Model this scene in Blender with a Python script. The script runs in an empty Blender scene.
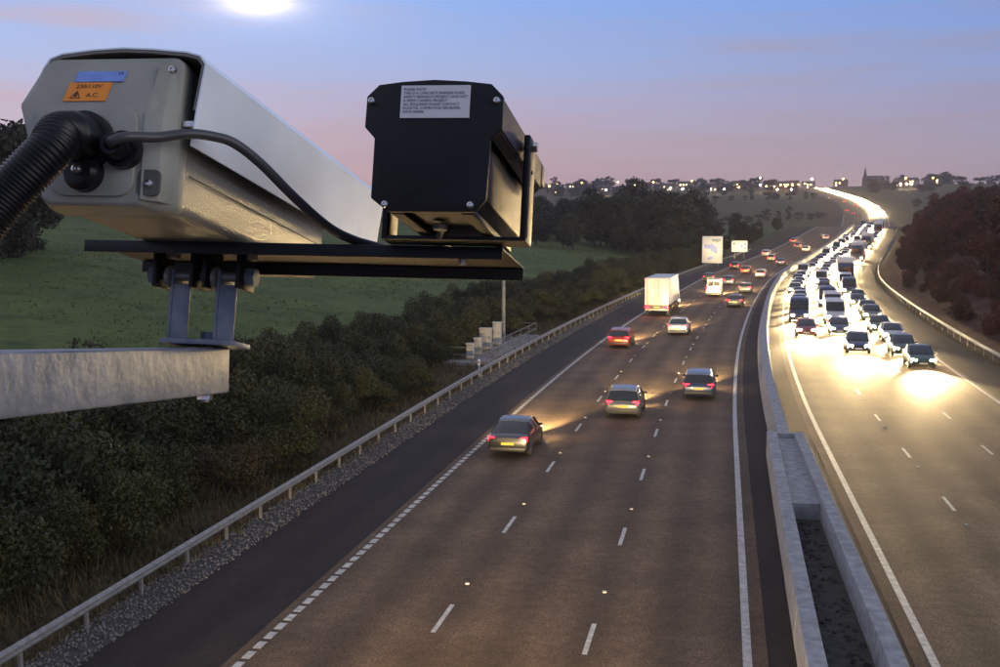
import bpy, bmesh, math, random
import numpy as np
from mathutils import Vector, Matrix, Euler

R_ = math.radians
SC = bpy.context.scene
COL = SC.collection

# ------------------------------------------------------------------ camera, sky, sun, exposure
EYE = Vector((0, 0, 9.7))
cam_d = bpy.data.cameras.new('camera'); cam = bpy.data.objects.new('camera', cam_d); COL.objects.link(cam)
cam.location = EYE
cam.rotation_euler = (R_(90) - math.atan((333.5 - 222) / 1150), 0, 0)
cam_d.sensor_width = 36; cam_d.lens = 36 * 1.15
cam_d.clip_start = 0.05; cam_d.clip_end = 8000
SC.camera = cam
SC.view_settings.view_transform = 'Standard'; SC.view_settings.look = 'None'
SC.view_settings.exposure = 0.0; SC.view_settings.gamma = 1
SC.cycles.max_bounces = 6; SC.cycles.diffuse_bounces = 2; SC.cycles.glossy_bounces = 3
SC.cycles.transparent_max_bounces = 6
SC.cycles.sample_clamp_indirect = 4.0
SC.cycles.use_light_tree = True

MOON = Vector((-0.199, 0.9636, 0.1785)).normalized()       # the moon behind thin cloud, low ahead
W = bpy.data.worlds.new('World'); SC.world = W; W.use_nodes = True
nt = W.node_tree; nt.nodes.clear()
def wn(t, **k):
    n = nt.nodes.new(t)
    for a, b in k.items(): setattr(n, a, b)
    return n
def wl(a, b): nt.links.new(a, b)
def wmath(op, a, b=None, clamp=False):
    n = wn('ShaderNodeMath', operation=op, use_clamp=clamp)
    for i, v in enumerate((a, b)):
        if v is None: continue
        if isinstance(v, (int, float)): n.inputs[i].default_value = v
        else: wl(v, n.inputs[i])
    return n.outputs[0]
def wdot(v):
    n = wn('ShaderNodeVectorMath', operation='DOT_PRODUCT'); wl(tc.outputs['Generated'], n.inputs[0]); n.inputs[1].default_value = v
    return n.outputs['Value']
tc = wn('ShaderNodeTexCoord')
sep = wn('ShaderNodeSeparateXYZ'); wl(tc.outputs['Generated'], sep.inputs[0])
ramp = wn('ShaderNodeValToRGB'); cr = ramp.color_ramp
stops = [(0.0, (.445, .315, .325)), (.035, (.440, .335, .390)), (.085, (.350, .350, .545)), (.135, (.255, .365, .690)), (.20, (.175, .350, .810)), (.5, (.33, .40, .60)), (1, (.33, .39, .55))]
while len(cr.elements) < len(stops): cr.elements.new(0.5)
for e, (p, c) in zip(cr.elements, stops): e.position = p; e.color = (*c, 1)
wl(sep.outputs['Z'], ramp.inputs[0])
# the moon side of the sky (to the left) is paler and pinker
side = wdot((-.92, .39, 0))
sidef = wn('ShaderNodeMapRange', interpolation_type='SMOOTHSTEP'); wl(side, sidef.inputs[0])
sidef.inputs[1].default_value = -.35; sidef.inputs[2].default_value = 1.0
glowc = wn('ShaderNodeMix', data_type='RGBA', blend_type='MULTIPLY'); glowc.inputs['Factor'].default_value = 1
wl(ramp.outputs[0], glowc.inputs[6])
gm = wn('ShaderNodeMix', data_type='RGBA'); wl(sidef.outputs[0], gm.inputs['Factor'])
gm.inputs[6].default_value = (.78, .84, .93, 1); gm.inputs[7].default_value = (1.80, 1.52, 1.28, 1)
wl(gm.outputs[2], glowc.inputs[7])
# thin stratus: long horizontal wisps
mp = wn('ShaderNodeMapping'); wl(tc.outputs['Generated'], mp.inputs[0]); mp.inputs['Scale'].default_value = (2.2, 2.2, 26)
nz = wn('ShaderNodeTexNoise'); nz.inputs['Scale'].default_value = 1.0; nz.inputs['Detail'].default_value = 6; nz.inputs['Roughness'].default_value = .55
wl(mp.outputs[0], nz.inputs[0])
cl = wn('ShaderNodeMapRange', interpolation_type='SMOOTHSTEP'); wl(nz.outputs[0], cl.inputs[0]); cl.inputs[1].default_value = .42; cl.inputs[2].default_value = .70
clo = wmath('MULTIPLY', cl.outputs[0], .60)
cmix = wn('ShaderNodeMix', data_type='RGBA'); wl(clo, cmix.inputs['Factor']); wl(glowc.outputs[2], cmix.inputs[6])
cmul = wn('ShaderNodeMix', data_type='RGBA', blend_type='MULTIPLY'); cmul.inputs['Factor'].default_value = 1
cmul.inputs[6].default_value = (.36, .29, .37, 1); wl(gm.outputs[2], cmul.inputs[7])
wl(cmul.outputs[2], cmix.inputs[7])
# moonlit cloud round the moon's direction
mr = Vector((MOON.y, -MOON.x, 0)).normalized(); mu = mr.cross(MOON)
nz2 = wn('ShaderNodeTexNoise'); nz2.inputs['Scale'].default_value = 9; nz2.inputs['Detail'].default_value = 5
mp2 = wn('ShaderNodeMapping'); wl(tc.outputs['Generated'], mp2.inputs[0]); mp2.inputs['Scale'].default_value = (1.5, 1.5, 9); wl(mp2.outputs[0], nz2.inputs[0])
wob = wmath('MULTIPLY', wmath('SUBTRACT', nz2.outputs[0], .5), .75)
ex = wmath('MULTIPLY', wdot(mr), 1 / .030); ez = wmath('MULTIPLY', wdot(mu), 1 / .0095)
d2 = wmath('ADD', wmath('MULTIPLY', ex, ex), wmath('MULTIPLY', ez, ez))
dd = wmath('ADD', wmath('SQRT', d2), wob)
front = wmath('GREATER_THAN', wdot(MOON), 0)
core = wmath('MULTIPLY', wmath('POWER', 2.718, wmath('MULTIPLY', wmath('POWER', wmath('MAXIMUM', dd, 0), 2.0), -1.3)), .8)
halo = wmath('MULTIPLY', wmath('POWER', 2.718, wmath('MULTIPLY', wmath('MAXIMUM', dd, 0), -.62)), .30)
moonlight = wmath('MULTIPLY', wmath('ADD', core, halo), front)
madd = wn('ShaderNodeMix', data_type='RGBA', blend_type='ADD', clamp_result=False); madd.inputs['Factor'].default_value = 1
mc = wn('ShaderNodeVectorMath', operation='SCALE'); mc.inputs[0].default_value = (1.35, 1.12, .92); wl(moonlight, mc.inputs['Scale'])
wl(cmix.outputs[2], madd.inputs[6]); wl(mc.outputs[0], madd.inputs[7])
bg1 = wn('ShaderNodeBackground'); wl(madd.outputs[2], bg1.inputs[0]); bg1.inputs[1].default_value = 0.97
sky = wn('ShaderNodeTexSky', sky_type='NISHITA'); sky.sun_disc = False
sky.sun_elevation = R_(0.5); sky.sun_rotation = R_(114)      # the sun has just gone down behind the camera, to the right
bg2 = wn('ShaderNodeBackground'); wl(sky.outputs[0], bg2.inputs[0]); bg2.inputs[1].default_value = 0.05
addsh = wn('ShaderNodeAddShader'); wl(bg1.outputs[0], addsh.inputs[0]); wl(bg2.outputs[0], addsh.inputs[1])
wo = wn('ShaderNodeOutputWorld'); wl(addsh.outputs[0], wo.inputs[0])

SUNDIR = Vector((math.sin(R_(114)) * math.cos(R_(14)), math.cos(R_(114)) * math.cos(R_(14)), math.sin(R_(14))))   # broad afterglow, same bearing as the sky's sun
sun_d = bpy.data.lights.new('afterglow', 'SUN'); sun = bpy.data.objects.new('afterglow', sun_d); COL.objects.link(sun)
sun_d.energy = 1.15; sun_d.angle = R_(45); sun_d.color = (1.0, .97, .93)
sun.rotation_euler = (-SUNDIR).to_track_quat('-Z', 'Y').to_euler()

# ------------------------------------------------------------------ materials
def new_mat(name):
    m = bpy.data.materials.new(name); m.use_nodes = True
    return m, m.node_tree, m.node_tree.nodes['Principled BSDF']
def mat(name, col, rough=.6, metal=0., var=.0, scale=8., bump=0., bscale=60., spec=.5, col2=None, coat=0., obj_random=0., detail=5., trans=0.):
    m, t, b = new_mat(name)
    b.inputs['Roughness'].default_value = rough; b.inputs['Metallic'].default_value = metal
    b.inputs['Specular IOR Level'].default_value = spec; b.inputs['Coat Weight'].default_value = coat
    b.inputs['Base Color'].default_value = (*col, 1)
    tcn = t.nodes.new('ShaderNodeTexCoord')
    if var > 0 or col2:
        n = t.nodes.new('ShaderNodeTexNoise'); n.inputs['Scale'].default_value = scale; n.inputs['Detail'].default_value = detail
        t.links.new(tcn.outputs['Object'], n.inputs[0])
        mr_ = t.nodes.new('ShaderNodeMapRange'); mr_.inputs[1].default_value = .3; mr_.inputs[2].default_value = .7
        t.links.new(n.outputs[0], mr_.inputs[0])
        mx = t.nodes.new('ShaderNodeMix'); mx.data_type = 'RGBA'; t.links.new(mr_.outputs[0], mx.inputs['Factor'])
        c2 = col2 or tuple(c * (1 + var) for c in col)
        c1 = col if col2 else tuple(c * (1 - var) for c in col)
        mx.inputs[6].default_value = (*c1, 1); mx.inputs[7].default_value = (*c2, 1)
        out = mx.outputs[2]
        if obj_random:
            oi = t.nodes.new('ShaderNodeObjectInfo'); hs = t.nodes.new('ShaderNodeHueSaturation')
            r1 = t.nodes.new('ShaderNodeMapRange'); t.links.new(oi.outputs['Random'], r1.inputs[0])
            r1.inputs[3].default_value = 1 - obj_random; r1.inputs[4].default_value = 1 + obj_random
            t.links.new(r1.outputs[0], hs.inputs['Value'])
            r2 = t.nodes.new('ShaderNodeMapRange'); t.links.new(oi.outputs['Random'], r2.inputs[0])
            r2.inputs[3].default_value = .5 + .05 * obj_random; r2.inputs[4].default_value = .5 - .08 * obj_random
            t.links.new(r2.outputs[0], hs.inputs['Hue'])
            t.links.new(out, hs.inputs['Color']); out = hs.outputs[0]
        t.links.new(out, b.inputs['Base Color'])
    if bump > 0:
        n2 = t.nodes.new('ShaderNodeTexNoise'); n2.inputs['Scale'].default_value = bscale; n2.inputs['Detail'].default_value = 4
        t.links.new(tcn.outputs['Object'], n2.inputs[0])
        bp = t.nodes.new('ShaderNodeBump'); bp.inputs['Strength'].default_value = bump; bp.inputs['Distance'].default_value = .01
        t.links.new(n2.outputs[0], bp.inputs['Height']); t.links.new(bp.outputs[0], b.inputs['Normal'])
    return m
def emit(name, col, strength):
    m, t, b = new_mat(name)
    b.inputs['Base Color'].default_value = (*[min(c, .8) for c in col], 1)
    b.inputs['Emission Color'].default_value = (*col, 1); b.inputs['Emission Strength'].default_value = strength
    b.inputs['Roughness'].default_value = .2
    return m

def asphalt(name, base):
    """worn asphalt: fine aggregate, paler wheel tracks along each lane (attribute 'lane' carries the offset across the road), patches"""
    m, t, b = new_mat(name)
    N = t.nodes.new; L = t.links.new
    tcn = N('ShaderNodeTexCoord')
    n1 = N('ShaderNodeTexNoise'); n1.inputs['Scale'].default_value = .35; n1.inputs['Detail'].default_value = 6; L(tcn.outputs['Object'], n1.inputs[0])
    n2 = N('ShaderNodeTexNoise'); n2.inputs['Scale'].default_value = 16; n2.inputs['Detail'].default_value = 3; L(tcn.outputs['Object'], n2.inputs[0])
    at = N('ShaderNodeAttribute'); at.attribute_name = 'lane'
    w = N('ShaderNodeMath'); w.operation = 'MULTIPLY'; L(at.outputs['Fac'], w.inputs[0]); w.inputs[1].default_value = 2 * math.pi / 1.825
    s = N('ShaderNodeMath'); s.operation = 'COSINE'; L(w.outputs[0], s.inputs[0])
    st = N('ShaderNodeMapRange'); L(s.outputs[0], st.inputs[0]); st.inputs[1].default_value = -1; st.inputs[2].default_value = 1; st.inputs[3].default_value = 1.2; st.inputs[4].default_value = .80
    v1 = N('ShaderNodeMapRange'); L(n1.outputs[0], v1.inputs[0]); v1.inputs[1].default_value = .3; v1.inputs[2].default_value = .7; v1.inputs[3].default_value = .75; v1.inputs[4].default_value = 1.25
    v2 = N('ShaderNodeMapRange'); L(n2.outputs[0], v2.inputs[0]); v2.inputs[1].default_value = .3; v2.inputs[2].default_value = .7; v2.inputs[3].default_value = .5; v2.inputs[4].default_value = 1.5
    a = N('ShaderNodeMath'); a.operation = 'MULTIPLY'; L(v1.outputs[0], a.inputs[0]); L(v2.outputs[0], a.inputs[1])
    a2 = N('ShaderNodeMath'); a2.operation = 'MULTIPLY'; L(a.outputs[0], a2.inputs[0]); L(st.outputs[0], a2.inputs[1])
    n4 = N('ShaderNodeTexNoise'); n4.inputs['Scale'].default_value = 3.2; n4.inputs['Detail'].default_value = 5; L(tcn.outputs['Object'], n4.inputs[0])
    v4 = N('ShaderNodeMapRange'); L(n4.outputs[0], v4.inputs[0]); v4.inputs[1].default_value = .3; v4.inputs[2].default_value = .7; v4.inputs[3].default_value = .8; v4.inputs[4].default_value = 1.2
    a3 = N('ShaderNodeMath'); a3.operation = 'MULTIPLY'; L(a2.outputs[0], a3.inputs[0]); L(v4.outputs[0], a3.inputs[1])
    sc = N('ShaderNodeVectorMath'); sc.operation = 'SCALE'; sc.inputs[0].default_value = base; L(a3.outputs[0], sc.inputs['Scale'])
    L(sc.outputs[0], b.inputs['Base Color'])
    b.inputs['Roughness'].default_value = .78; b.inputs['Specular IOR Level'].default_value = .22
    bp = N('ShaderNodeBump'); bp.inputs['Strength'].default_value = .5; bp.inputs['Distance'].default_value = .006
    n3 = N('ShaderNodeTexNoise'); n3.inputs['Scale'].default_value = 90; L(tcn.outputs['Object'], n3.inputs[0])
    L(n3.outputs[0], bp.inputs['Height']); L(bp.outputs[0], b.inputs['Normal'])
    return m

def ground_mat():
    m, t, b = new_mat('ground_cover'); N = t.nodes.new; L = t.links.new
    tcn = N('ShaderNodeTexCoord')
    def noise(s, d=5):
        n = N('ShaderNodeTexNoise'); n.inputs['Scale'].default_value = s; n.inputs['Detail'].default_value = d; L(tcn.outputs['Object'], n.inputs[0]); return n.outputs[0]
    def rng(x, a, b_):
        r = N('ShaderNodeMapRange'); L(x, r.inputs[0]); r.inputs[1].default_value = a; r.inputs[2].default_value = b_; return r.outputs[0]
    def mix(f, c1, c2):
        x = N('ShaderNodeMix'); x.data_type = 'RGBA'
        L(f, x.inputs['Factor'])
        for i, c in ((6, c1), (7, c2)):
            if isinstance(c, tuple): x.inputs[i].default_value = (*c, 1)
            else: L(c, x.inputs[i])
        return x.outputs[2]
    field = mix(rng(noise(.09, 8), .35, .65), (.070, .098, .024), (.110, .136, .036))
    field = mix(rng(noise(.32, 9), .50, .70), field, (.042, .064, .018))
    field = mix(rng(noise(1.4, 6), .45, .75), field, (.062, .078, .026))
    dry = mix(rng(noise(.8, 8), .35, .65), (.050, .040, .020), (.10, .070, .036))
    bank_red = mix(rng(noise(.25, 8), .35, .65), (.050, .018, .012), (.085, .036, .022))  # red glow of the bank put into the colour; also darkens the far hill
    av = N('ShaderNodeAttribute'); av.attribute_name = 'verge'
    ab = N('ShaderNodeAttribute'); ab.attribute_name = 'bank'
    c = mix(av.outputs['Fac'], field, dry); c = mix(ab.outputs['Fac'], c, bank_red)
    L(c, b.inputs['Base Color']); b.inputs['Roughness'].default_value = .9; b.inputs['Specular IOR Level'].default_value = .15
    bp = N('ShaderNodeBump'); bp.inputs['Strength'].default_value = .9; bp.inputs['Distance'].default_value = .25
    L(noise(2.2, 8), bp.inputs['Height']); L(bp.outputs[0], b.inputs['Normal'])
    return m

M = {}
M['road'] = asphalt('asphalt', (.112, .074, .043))  # brown asphalt with the warmth of headlights put into its base colour
M['shoulder'] = asphalt('shoulder_asphalt', (.022, .0155, .0115))
M['paint'] = mat('road_paint', (.30, .28, .24), .6, col2=(.60, .58, .52), scale=5, bump=.3, detail=8)
M['ground'] = ground_mat()
M['galv'] = mat('galvanised_steel', (.11, .145, .195), .5, .25, col2=(.25, .275, .31), scale=30, bump=.15, bscale=60, detail=8)
M['galv_old'] = mat('weathered_galvanised_steel', (.23, .22, .205), .5, .4, var=.25, scale=6)
M['post'] = mat('rail_post_steel', (.22, .21, .19), .6, .3, var=.25, scale=5)
M['concrete'] = mat('concrete', (.20, .195, .19), .85, col2=(.36, .355, .35), scale=3.5, bump=.4, bscale=60, detail=9)
M['concrete_dark'] = mat('stained_concrete', (.22, .21, .20), .85, var=.35, scale=1.6, bump=.5, bscale=30)
M['soil'] = mat('soil', (.05, .044, .038), .95, var=.4, scale=3, bump=.8, bscale=12)
M['stone'] = mat('gravel_stone', (.16, .145, .13), .85, var=.35, scale=2)
M['leaf'] = mat('shrub_leaves', (.022, .031, .008), .6, col2=(.056, .052, .014), scale=.9, obj_random=.35, spec=.25)
M['leaf_dry'] = mat('autumn_shrub_leaves', (.036, .030, .011), .65, col2=(.070, .052, .018), scale=.9, obj_random=.3, spec=.2)
M['tree'] = mat('tree_leaves', (.016, .021, .010), .6, col2=(.034, .034, .016), scale=.5, obj_random=.3, spec=.25)
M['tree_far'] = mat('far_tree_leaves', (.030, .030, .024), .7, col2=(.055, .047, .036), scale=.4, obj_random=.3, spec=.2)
M['bank_leaf'] = mat('red_glow_leaves', (.065, .022, .014), .65, col2=(.125, .044, .024), scale=.5, obj_random=.35, spec=.2)  # red glow on the bank put into the leaf colour
M['bark'] = mat('bark', (.06, .05, .04), .9, var=.3, scale=4, bump=.6, bscale=12)
M['blade'] = mat('dry_grass_blades', (.055, .047, .020), .7, col2=(.12, .086, .04), scale=.6, spec=.2)
M['rubber'] = mat('tyre_rubber', (.02, .02, .02), .8)
M['rim'] = mat('alloy_rim', (.5, .5, .52), .35, .8)
M['glass'] = mat('car_glass', (.012, .014, .018), .06, spec=.8)
M['trim'] = mat('black_trim', (.02, .02, .022), .5)
M['plate_y'] = mat('yellow_number_plate', (.55, .42, .03), .4)
M['plate_w'] = mat('white_number_plate', (.7, .7, .68), .4)
HEAD = (1.0, .71, .34); SODIUM = (1.0, .42, .07)
M['headlamp'] = emit('lit_headlamp', HEAD, 420)
M['taillamp'] = emit('lit_tail_lamp', (1.0, .003, .009), 45)
M['brakelamp'] = emit('lit_marker_lamp', (1.0, .02, .04), 14)
M['amber'] = emit('lit_amber_lamp', (1.0, .35, .03), 8)
M['sodium'] = emit('sodium_street_lamp', SODIUM, 85)
M['whitelamp'] = emit('white_street_lamp', (1.0, .86, .62), 240)
M['litwin'] = emit('lit_window', (1.0, .62, .24), 14)
M['darkwin'] = mat('dark_window', (.02, .022, .028), .1)
M['brick'] = mat('house_brick', (.16, .09, .065), .85, var=.25, scale=2)
M['render'] = mat('house_render', (.32, .29, .25), .85, var=.15, scale=1)
M['tiles'] = mat('roof_tiles', (.075, .055, .05), .8, var=.3, scale=2)
M['sign_white'] = mat('reflective_white_sheet', (.62, .66, .68), .35)
M['sign_blue'] = mat('sign_blue', (.0, .10, .60), .35)
M['sign_navy'] = mat('sign_slate', (.10, .17, .24), .4)
M['sign_back'] = mat('sign_back', (.12, .12, .12), .6)
M['cabinet'] = mat('cabinet_grey', (.42, .40, .35), .55, var=.12, scale=3)
M['lorry_white'] = mat('trailer_panel', (.55, .54, .52), .45, var=.12, scale=1.2)
PAINTS = [mat('car_paint_' + n, c, .28, .25, coat=.6) for n, c in (('silver', (.36, .37, .38)), ('dark_blue', (.02, .035, .09)), ('red', (.22, .018, .016)), ('black', (.016, .016, .018)), ('white', (.6, .6, .58)), ('grey', (.10, .105, .11)), ('green', (.02, .06, .04)))]
# devices
def hammered():
    m, t, b = new_mat('hammered_beige_paint'); N = t.nodes.new; L = t.links.new
    b.inputs['Base Color'].default_value = (.33, .33, .28, 1); b.inputs['Roughness'].default_value = .3; b.inputs['Metallic'].default_value = .35
    tcn = N('ShaderNodeTexCoord'); n = N('ShaderNodeTexNoise'); n.inputs['Scale'].default_value = 520; n.inputs['Detail'].default_value = 2; L(tcn.outputs['Object'], n.inputs[0])
    bp = N('ShaderNodeBump'); bp.inputs['Strength'].default_value = .8; bp.inputs['Distance'].default_value = .0009; L(n.outputs[0], bp.inputs['Height']); L(bp.outputs[0], b.inputs['Normal'])
    return m
M['hammer'] = hammered()
M['cap'] = mat('beige_grey_plastic', (.245, .245, .20), .5, col2=(.315, .32, .275), scale=16, detail=9, bump=.08, bscale=500)
M['cap_dark'] = mat('shaded_plastic_seam', (.10, .10, .085), .6)
M['hood'] = mat('sky_tinted_white_paint', (.66, .74, .80), .34, col2=(.78, .86, .93), scale=9, detail=9, coat=.25)  # white paint with the blue of the reflected sky put into its colour
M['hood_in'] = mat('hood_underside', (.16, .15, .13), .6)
M['black'] = mat('satin_black_paint', (.0045, .0045, .0055), .42, bump=.12, bscale=700, spec=.3)
M['black_pl'] = mat('black_plastic', (.006, .006, .007), .36, spec=.35)
M['cable'] = mat('grey_cable_sheath', (.045, .045, .05), .45)
M['steel'] = mat('stainless_steel', (.62, .60, .58), .22, .95)
M['st_orange'] = mat('orange_sticker', (.72, .22, .01), .55, var=.06, scale=60)
M['st_blue'] = mat('blue_sticker', (.16, .26, .62), .5, var=.15, scale=80)
M['st_white'] = mat('white_label', (.60, .60, .62), .5)
M['ink'] = mat('printed_ink', (.02, .02, .025), .6)
M['ink_grey'] = mat('faded_grey_ink', (.13, .13, .16), .6)

# ------------------------------------------------------------------ helpers
def link(o, parent=None):
    COL.objects.link(o)
    if parent is not None: o.parent = parent
    return o
def tag(o, label=None, cat=None, group=None, kind=None):
    for k, v in (('label', label), ('category', cat), ('group', group), ('kind', kind)):
        if v: o[k] = v
    return o
def mesh_from(name, verts, faces, m, parent=None, smooth=None):
    me = bpy.data.meshes.new(name); me.from_pydata([tuple(map(float, v)) for v in verts], [], faces); me.update()
    if smooth is not None:
        me.shade_smooth()
        if smooth > 0: me.set_sharp_from_angle(angle=R_(smooth))
    if m is not None: me.materials.append(m)
    return link(bpy.data.objects.new(name, me), parent)
def empty(name, loc, rot=None, parent=None):
    o = bpy.data.objects.new(name, None); o.empty_display_size = .2
    o.location = loc
    if rot is not None: o.rotation_euler = rot
    return link(o, parent)
class MB:
    def __init__(s): s.v = []; s.f = []
    def add(s, vs, fs):
        n = len(s.v); s.v += [tuple(v) for v in vs]; s.f += [[i + n for i in f] for f in fs]; return s
    def box(s, x0, x1, y0, y1, z0, z1):
        return s.add([(x0, y0, z0), (x1, y0, z0), (x1, y1, z0), (x0, y1, z0), (x0, y0, z1), (x1, y0, z1), (x1, y1, z1), (x0, y1, z1)],
                     [[0, 3, 2, 1], [4, 5, 6, 7], [0, 1, 5, 4], [1, 2, 6, 5], [2, 3, 7, 6], [3, 0, 4, 7]])
    def loft(s, rings, cap=True):
        n = len(rings[0]); vs = [p for r in rings for p in r]; fs = []
        for i in range(len(rings) - 1):
            for j in range(n):
                k = (j + 1) % n; fs.append([i * n + j, i * n + k, (i + 1) * n + k, (i + 1) * n + j])
        if cap: fs.append(list(range(n))[::-1]); fs.append([(len(rings) - 1) * n + j for j in range(n)])
        return s.add(vs, fs)
    def tube(s, pts, rad, seg=10, cap=True):
        pts = [Vector(p) for p in pts]; rings = []
        for i, p in enumerate(pts):
            t = (pts[min(i + 1, len(pts) - 1)] - pts[max(i - 1, 0)]).normalized()
            ref = Vector((0, 0, 1)) if abs(t.z) < .9 else Vector((1, 0, 0))
            a = t.cross(ref).normalized(); b = a.cross(t)
            r = rad[i] if isinstance(rad, (list, tuple)) else rad
            rings.append([p + (a * math.cos(2 * math.pi * j / seg) + b * math.sin(2 * math.pi * j / seg)) * r for j in range(seg)])
        return s.loft(rings, cap)
    def bar(s, a, b, w, h=None):
        """square bar from a to b"""
        a, b = Vector(a), Vector(b); h = h or w; t = (b - a).normalized()
        ref = Vector((0, 0, 1)) if abs(t.z) < .9 else Vector((0, 1, 0))
        x = t.cross(ref).normalized(); y = x.cross(t)
        ring = lambda p: [p + x * w / 2 + y * h / 2, p - x * w / 2 + y * h / 2, p - x * w / 2 - y * h / 2, p + x * w / 2 - y * h / 2]
        return s.loft([ring(a), ring(b)])
    def build(s, name, m, parent=None, smooth=None, bevel=0., bseg=2):
        bm = bmesh.new(); vs = [bm.verts.new(v) for v in s.v]
        for f in s.f:
            try: bm.faces.new([vs[i] for i in f])
            except ValueError: pass
        bmesh.ops.recalc_face_normals(bm, faces=bm.faces)
        if bevel:
            es = [e for e in bm.edges if len(e.link_faces) == 2 and e.calc_face_angle(0) > .5]
            bmesh.ops.bevel(bm, geom=es, offset=bevel, segments=bseg, affect='EDGES', profile=.5)
        me = bpy.data.meshes.new(name); bm.to_mesh(me); bm.free()
        if smooth is not None or bevel:
            me.shade_smooth(); me.set_sharp_from_angle(angle=R_(smooth or 35))
        if m is not None: me.materials.append(m)
        return link(bpy.data.objects.new(name, me), parent)
def copy_tree(o, parent=None):
    c = o.copy(); COL.objects.link(c); c.parent = parent
    for ch in list(o.children): copy_tree(ch, c)
    return c
def plain_name(o, n): o.name = n; return o

# ------------------------------------------------------------------ the road line: right edge line of the near carriageway, X as a function of Y
_sy = [-300, 50, 75, 105, 150, 185, 215, 250, 300, 350, 430, 560, 700, 900, 1200, 1500, 3200]
_ss = [.194, .194, .215, .24, .26, .285, .33, .37, .375, .36, .35, .34, .30, .19, .15, .10, .08]
YT = np.arange(-300, 3200, .5); ST = np.interp(YT, _sy, _ss)
XT = np.concatenate([[0], np.cumsum((ST[1:] + ST[:-1]) / 2 * .5)]); XT += 10.4 - np.interp(50, YT, XT)
_zy = [-300, 170, 220, 260, 300, 350, 400, 430, 500, 560, 620, 700, 900, 1200, 1400, 3200]
_zz = [0, 0, .5, 1.5, 2.9, 5.0, 7.2, 8.1, 6.4, 5.4, 7.2, 14.2, 27, 45, 50, 30]
ZT = np.interp(YT, _zy, _zz); _k = np.hanning(61); ZT = np.convolve(np.pad(ZT, 30, mode='edge'), _k / _k.sum(), mode='valid')
xr = lambda y: float(np.interp(y, YT, XT)); zr = lambda y: float(np.interp(y, YT, ZT)); sl = lambda y: float(np.interp(y, YT, ST))
med = lambda y: float(np.interp(y, [20, 60, 100, 180], [4.1, 3.75, 3.6, 3.4]))
def pt(y, o, dz=0.):
    t = math.atan(sl(y)); return Vector((xr(y) + o * math.cos(t), y - o * math.sin(t), zr(y) + dz))
def head(y): return -math.atan(sl(y))          # z rotation that turns +Y along the road
def steps(y0, y1):
    out = [y0]; 
    while out[-1] < y1:
        d = 1.5 if out[-1] < 150 else (4 if out[-1] < 450 else 12)
        out.append(min(out[-1] + d, y1))
    return out
def strip(name, o0, o1, y0, y1, dz, m, parent=None, cols=1, ys=None):
    f0 = o0 if callable(o0) else (lambda y: o0); f1 = o1 if callable(o1) else (lambda y: o1)
    ys = ys or steps(y0, y1); vs = []; fs = []; lane = []
    for y in ys:
        for c in range(cols + 1):
            o = f0(y) + (f1(y) - f0(y)) * c / cols
            vs.append(pt(y, o, dz)); lane.append(o)
    n = cols + 1
    for i in range(len(ys) - 1):
        for c in range(cols):
            fs.append([i * n + c, i * n + c + 1, (i + 1) * n + c + 1, (i + 1) * n + c])
    ob = mesh_from(name, vs, fs, m, parent)
    at = ob.data.attributes.new('lane', 'FLOAT', 'POINT'); at.data.foreach_set('value', lane)
    return ob

# ------------------------------------------------------------------ ground sheet
rng = np.random.default_rng(7)
def noise2(x, y, seed=0):
    r = np.random.default_rng(seed); out = 0
    for k in range(6):
        fx, fy, ph = r.normal(0, 1, 2).tolist() + [r.uniform(0, 6.3)]
        out = out + np.sin(fx * x + fy * y + ph)
    return out / 6
def sst(a, b, x):
    t = np.clip((x - a) / (b - a), 0, 1); return t * t * (3 - 2 * t)
_i = np.arange(0, len(YT), 8); _px, _py, _pz, _ps = XT[_i], YT[_i], ZT[_i], ST[_i]
def road_coords(x, y):
    x = np.asarray(x, float).ravel(); y = np.asarray(y, float).ravel()
    o = np.empty_like(x); z = np.empty_like(x); yy = np.empty_like(x)
    for a in range(0, len(x), 4000):
        d = (x[a:a + 4000, None] - _px) ** 2 + (y[a:a + 4000, None] - _py) ** 2
        j = d.argmin(1); th = np.arctan(_ps[j])
        o[a:a + 4000] = (x[a:a + 4000] - _px[j]) * np.cos(th) - (y[a:a + 4000] - _py[j]) * np.sin(th)
        z[a:a + 4000] = np.interp(_py[j] + 0, YT, ZT); yy[a:a + 4000] = _py[j]
    return o, z, yy
def height(x, y):
    shp = np.shape(x); o, z, yy = road_coords(x, y); x = np.ravel(x); y = np.ravel(y)
    base = z - .12 + 0 * x
    rough = noise2(x * .035, y * .035, 3) * 1.0 + noise2(x * .15, y * .15, 5) * .25
    # the field to the left climbs to a low crest
    fld = 3.4 + .0995 * (13.6 - x) + .033 * (y - 260) + rough * .35
    fld = 15.5 - np.log1p(np.exp((15.5 - fld) * .5)) / .5 + 0
    fld = fld * (1 - sst(330, 460, y)) + (z + rough) * sst(330, 460, y)
    L = sst(-17.5, -34, o)
    h = base * (1 - L) + np.maximum(fld, -2.5) * L
    # right-hand bank of the cutting
    t = o - 18.6
    bank = np.where(t > 0, 6.5 * (1 - np.exp(-np.maximum(t, 0) * .42 / 6.5)), 0)
    bank *= sst(30, 90, yy) * (1 - .75 * sst(440, 620, yy))
    h = np.where(o > 18.6, base + bank + rough * .25 * sst(18.6, 30, o), h)
    # the far hill rolls a little away from the road
    far = sst(500, 900, y) * sst(40, 160, np.abs(o))
    h = h + far * noise2(x * .006, y * .004, 9) * 5
    return h.reshape(shp) if shp else float(h[0])
def axis(lo, hi, fine0, fine1, d0, grow):
    a = list(np.arange(fine0, fine1 + .01, d0)); d = d0; v = a[-1]
    while v < hi: d *= grow; v += d; a.append(v)
    d = d0; v = a[0]
    while v > lo: d *= grow; v -= d; a.insert(0, v)
    return np.array(a)
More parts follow.
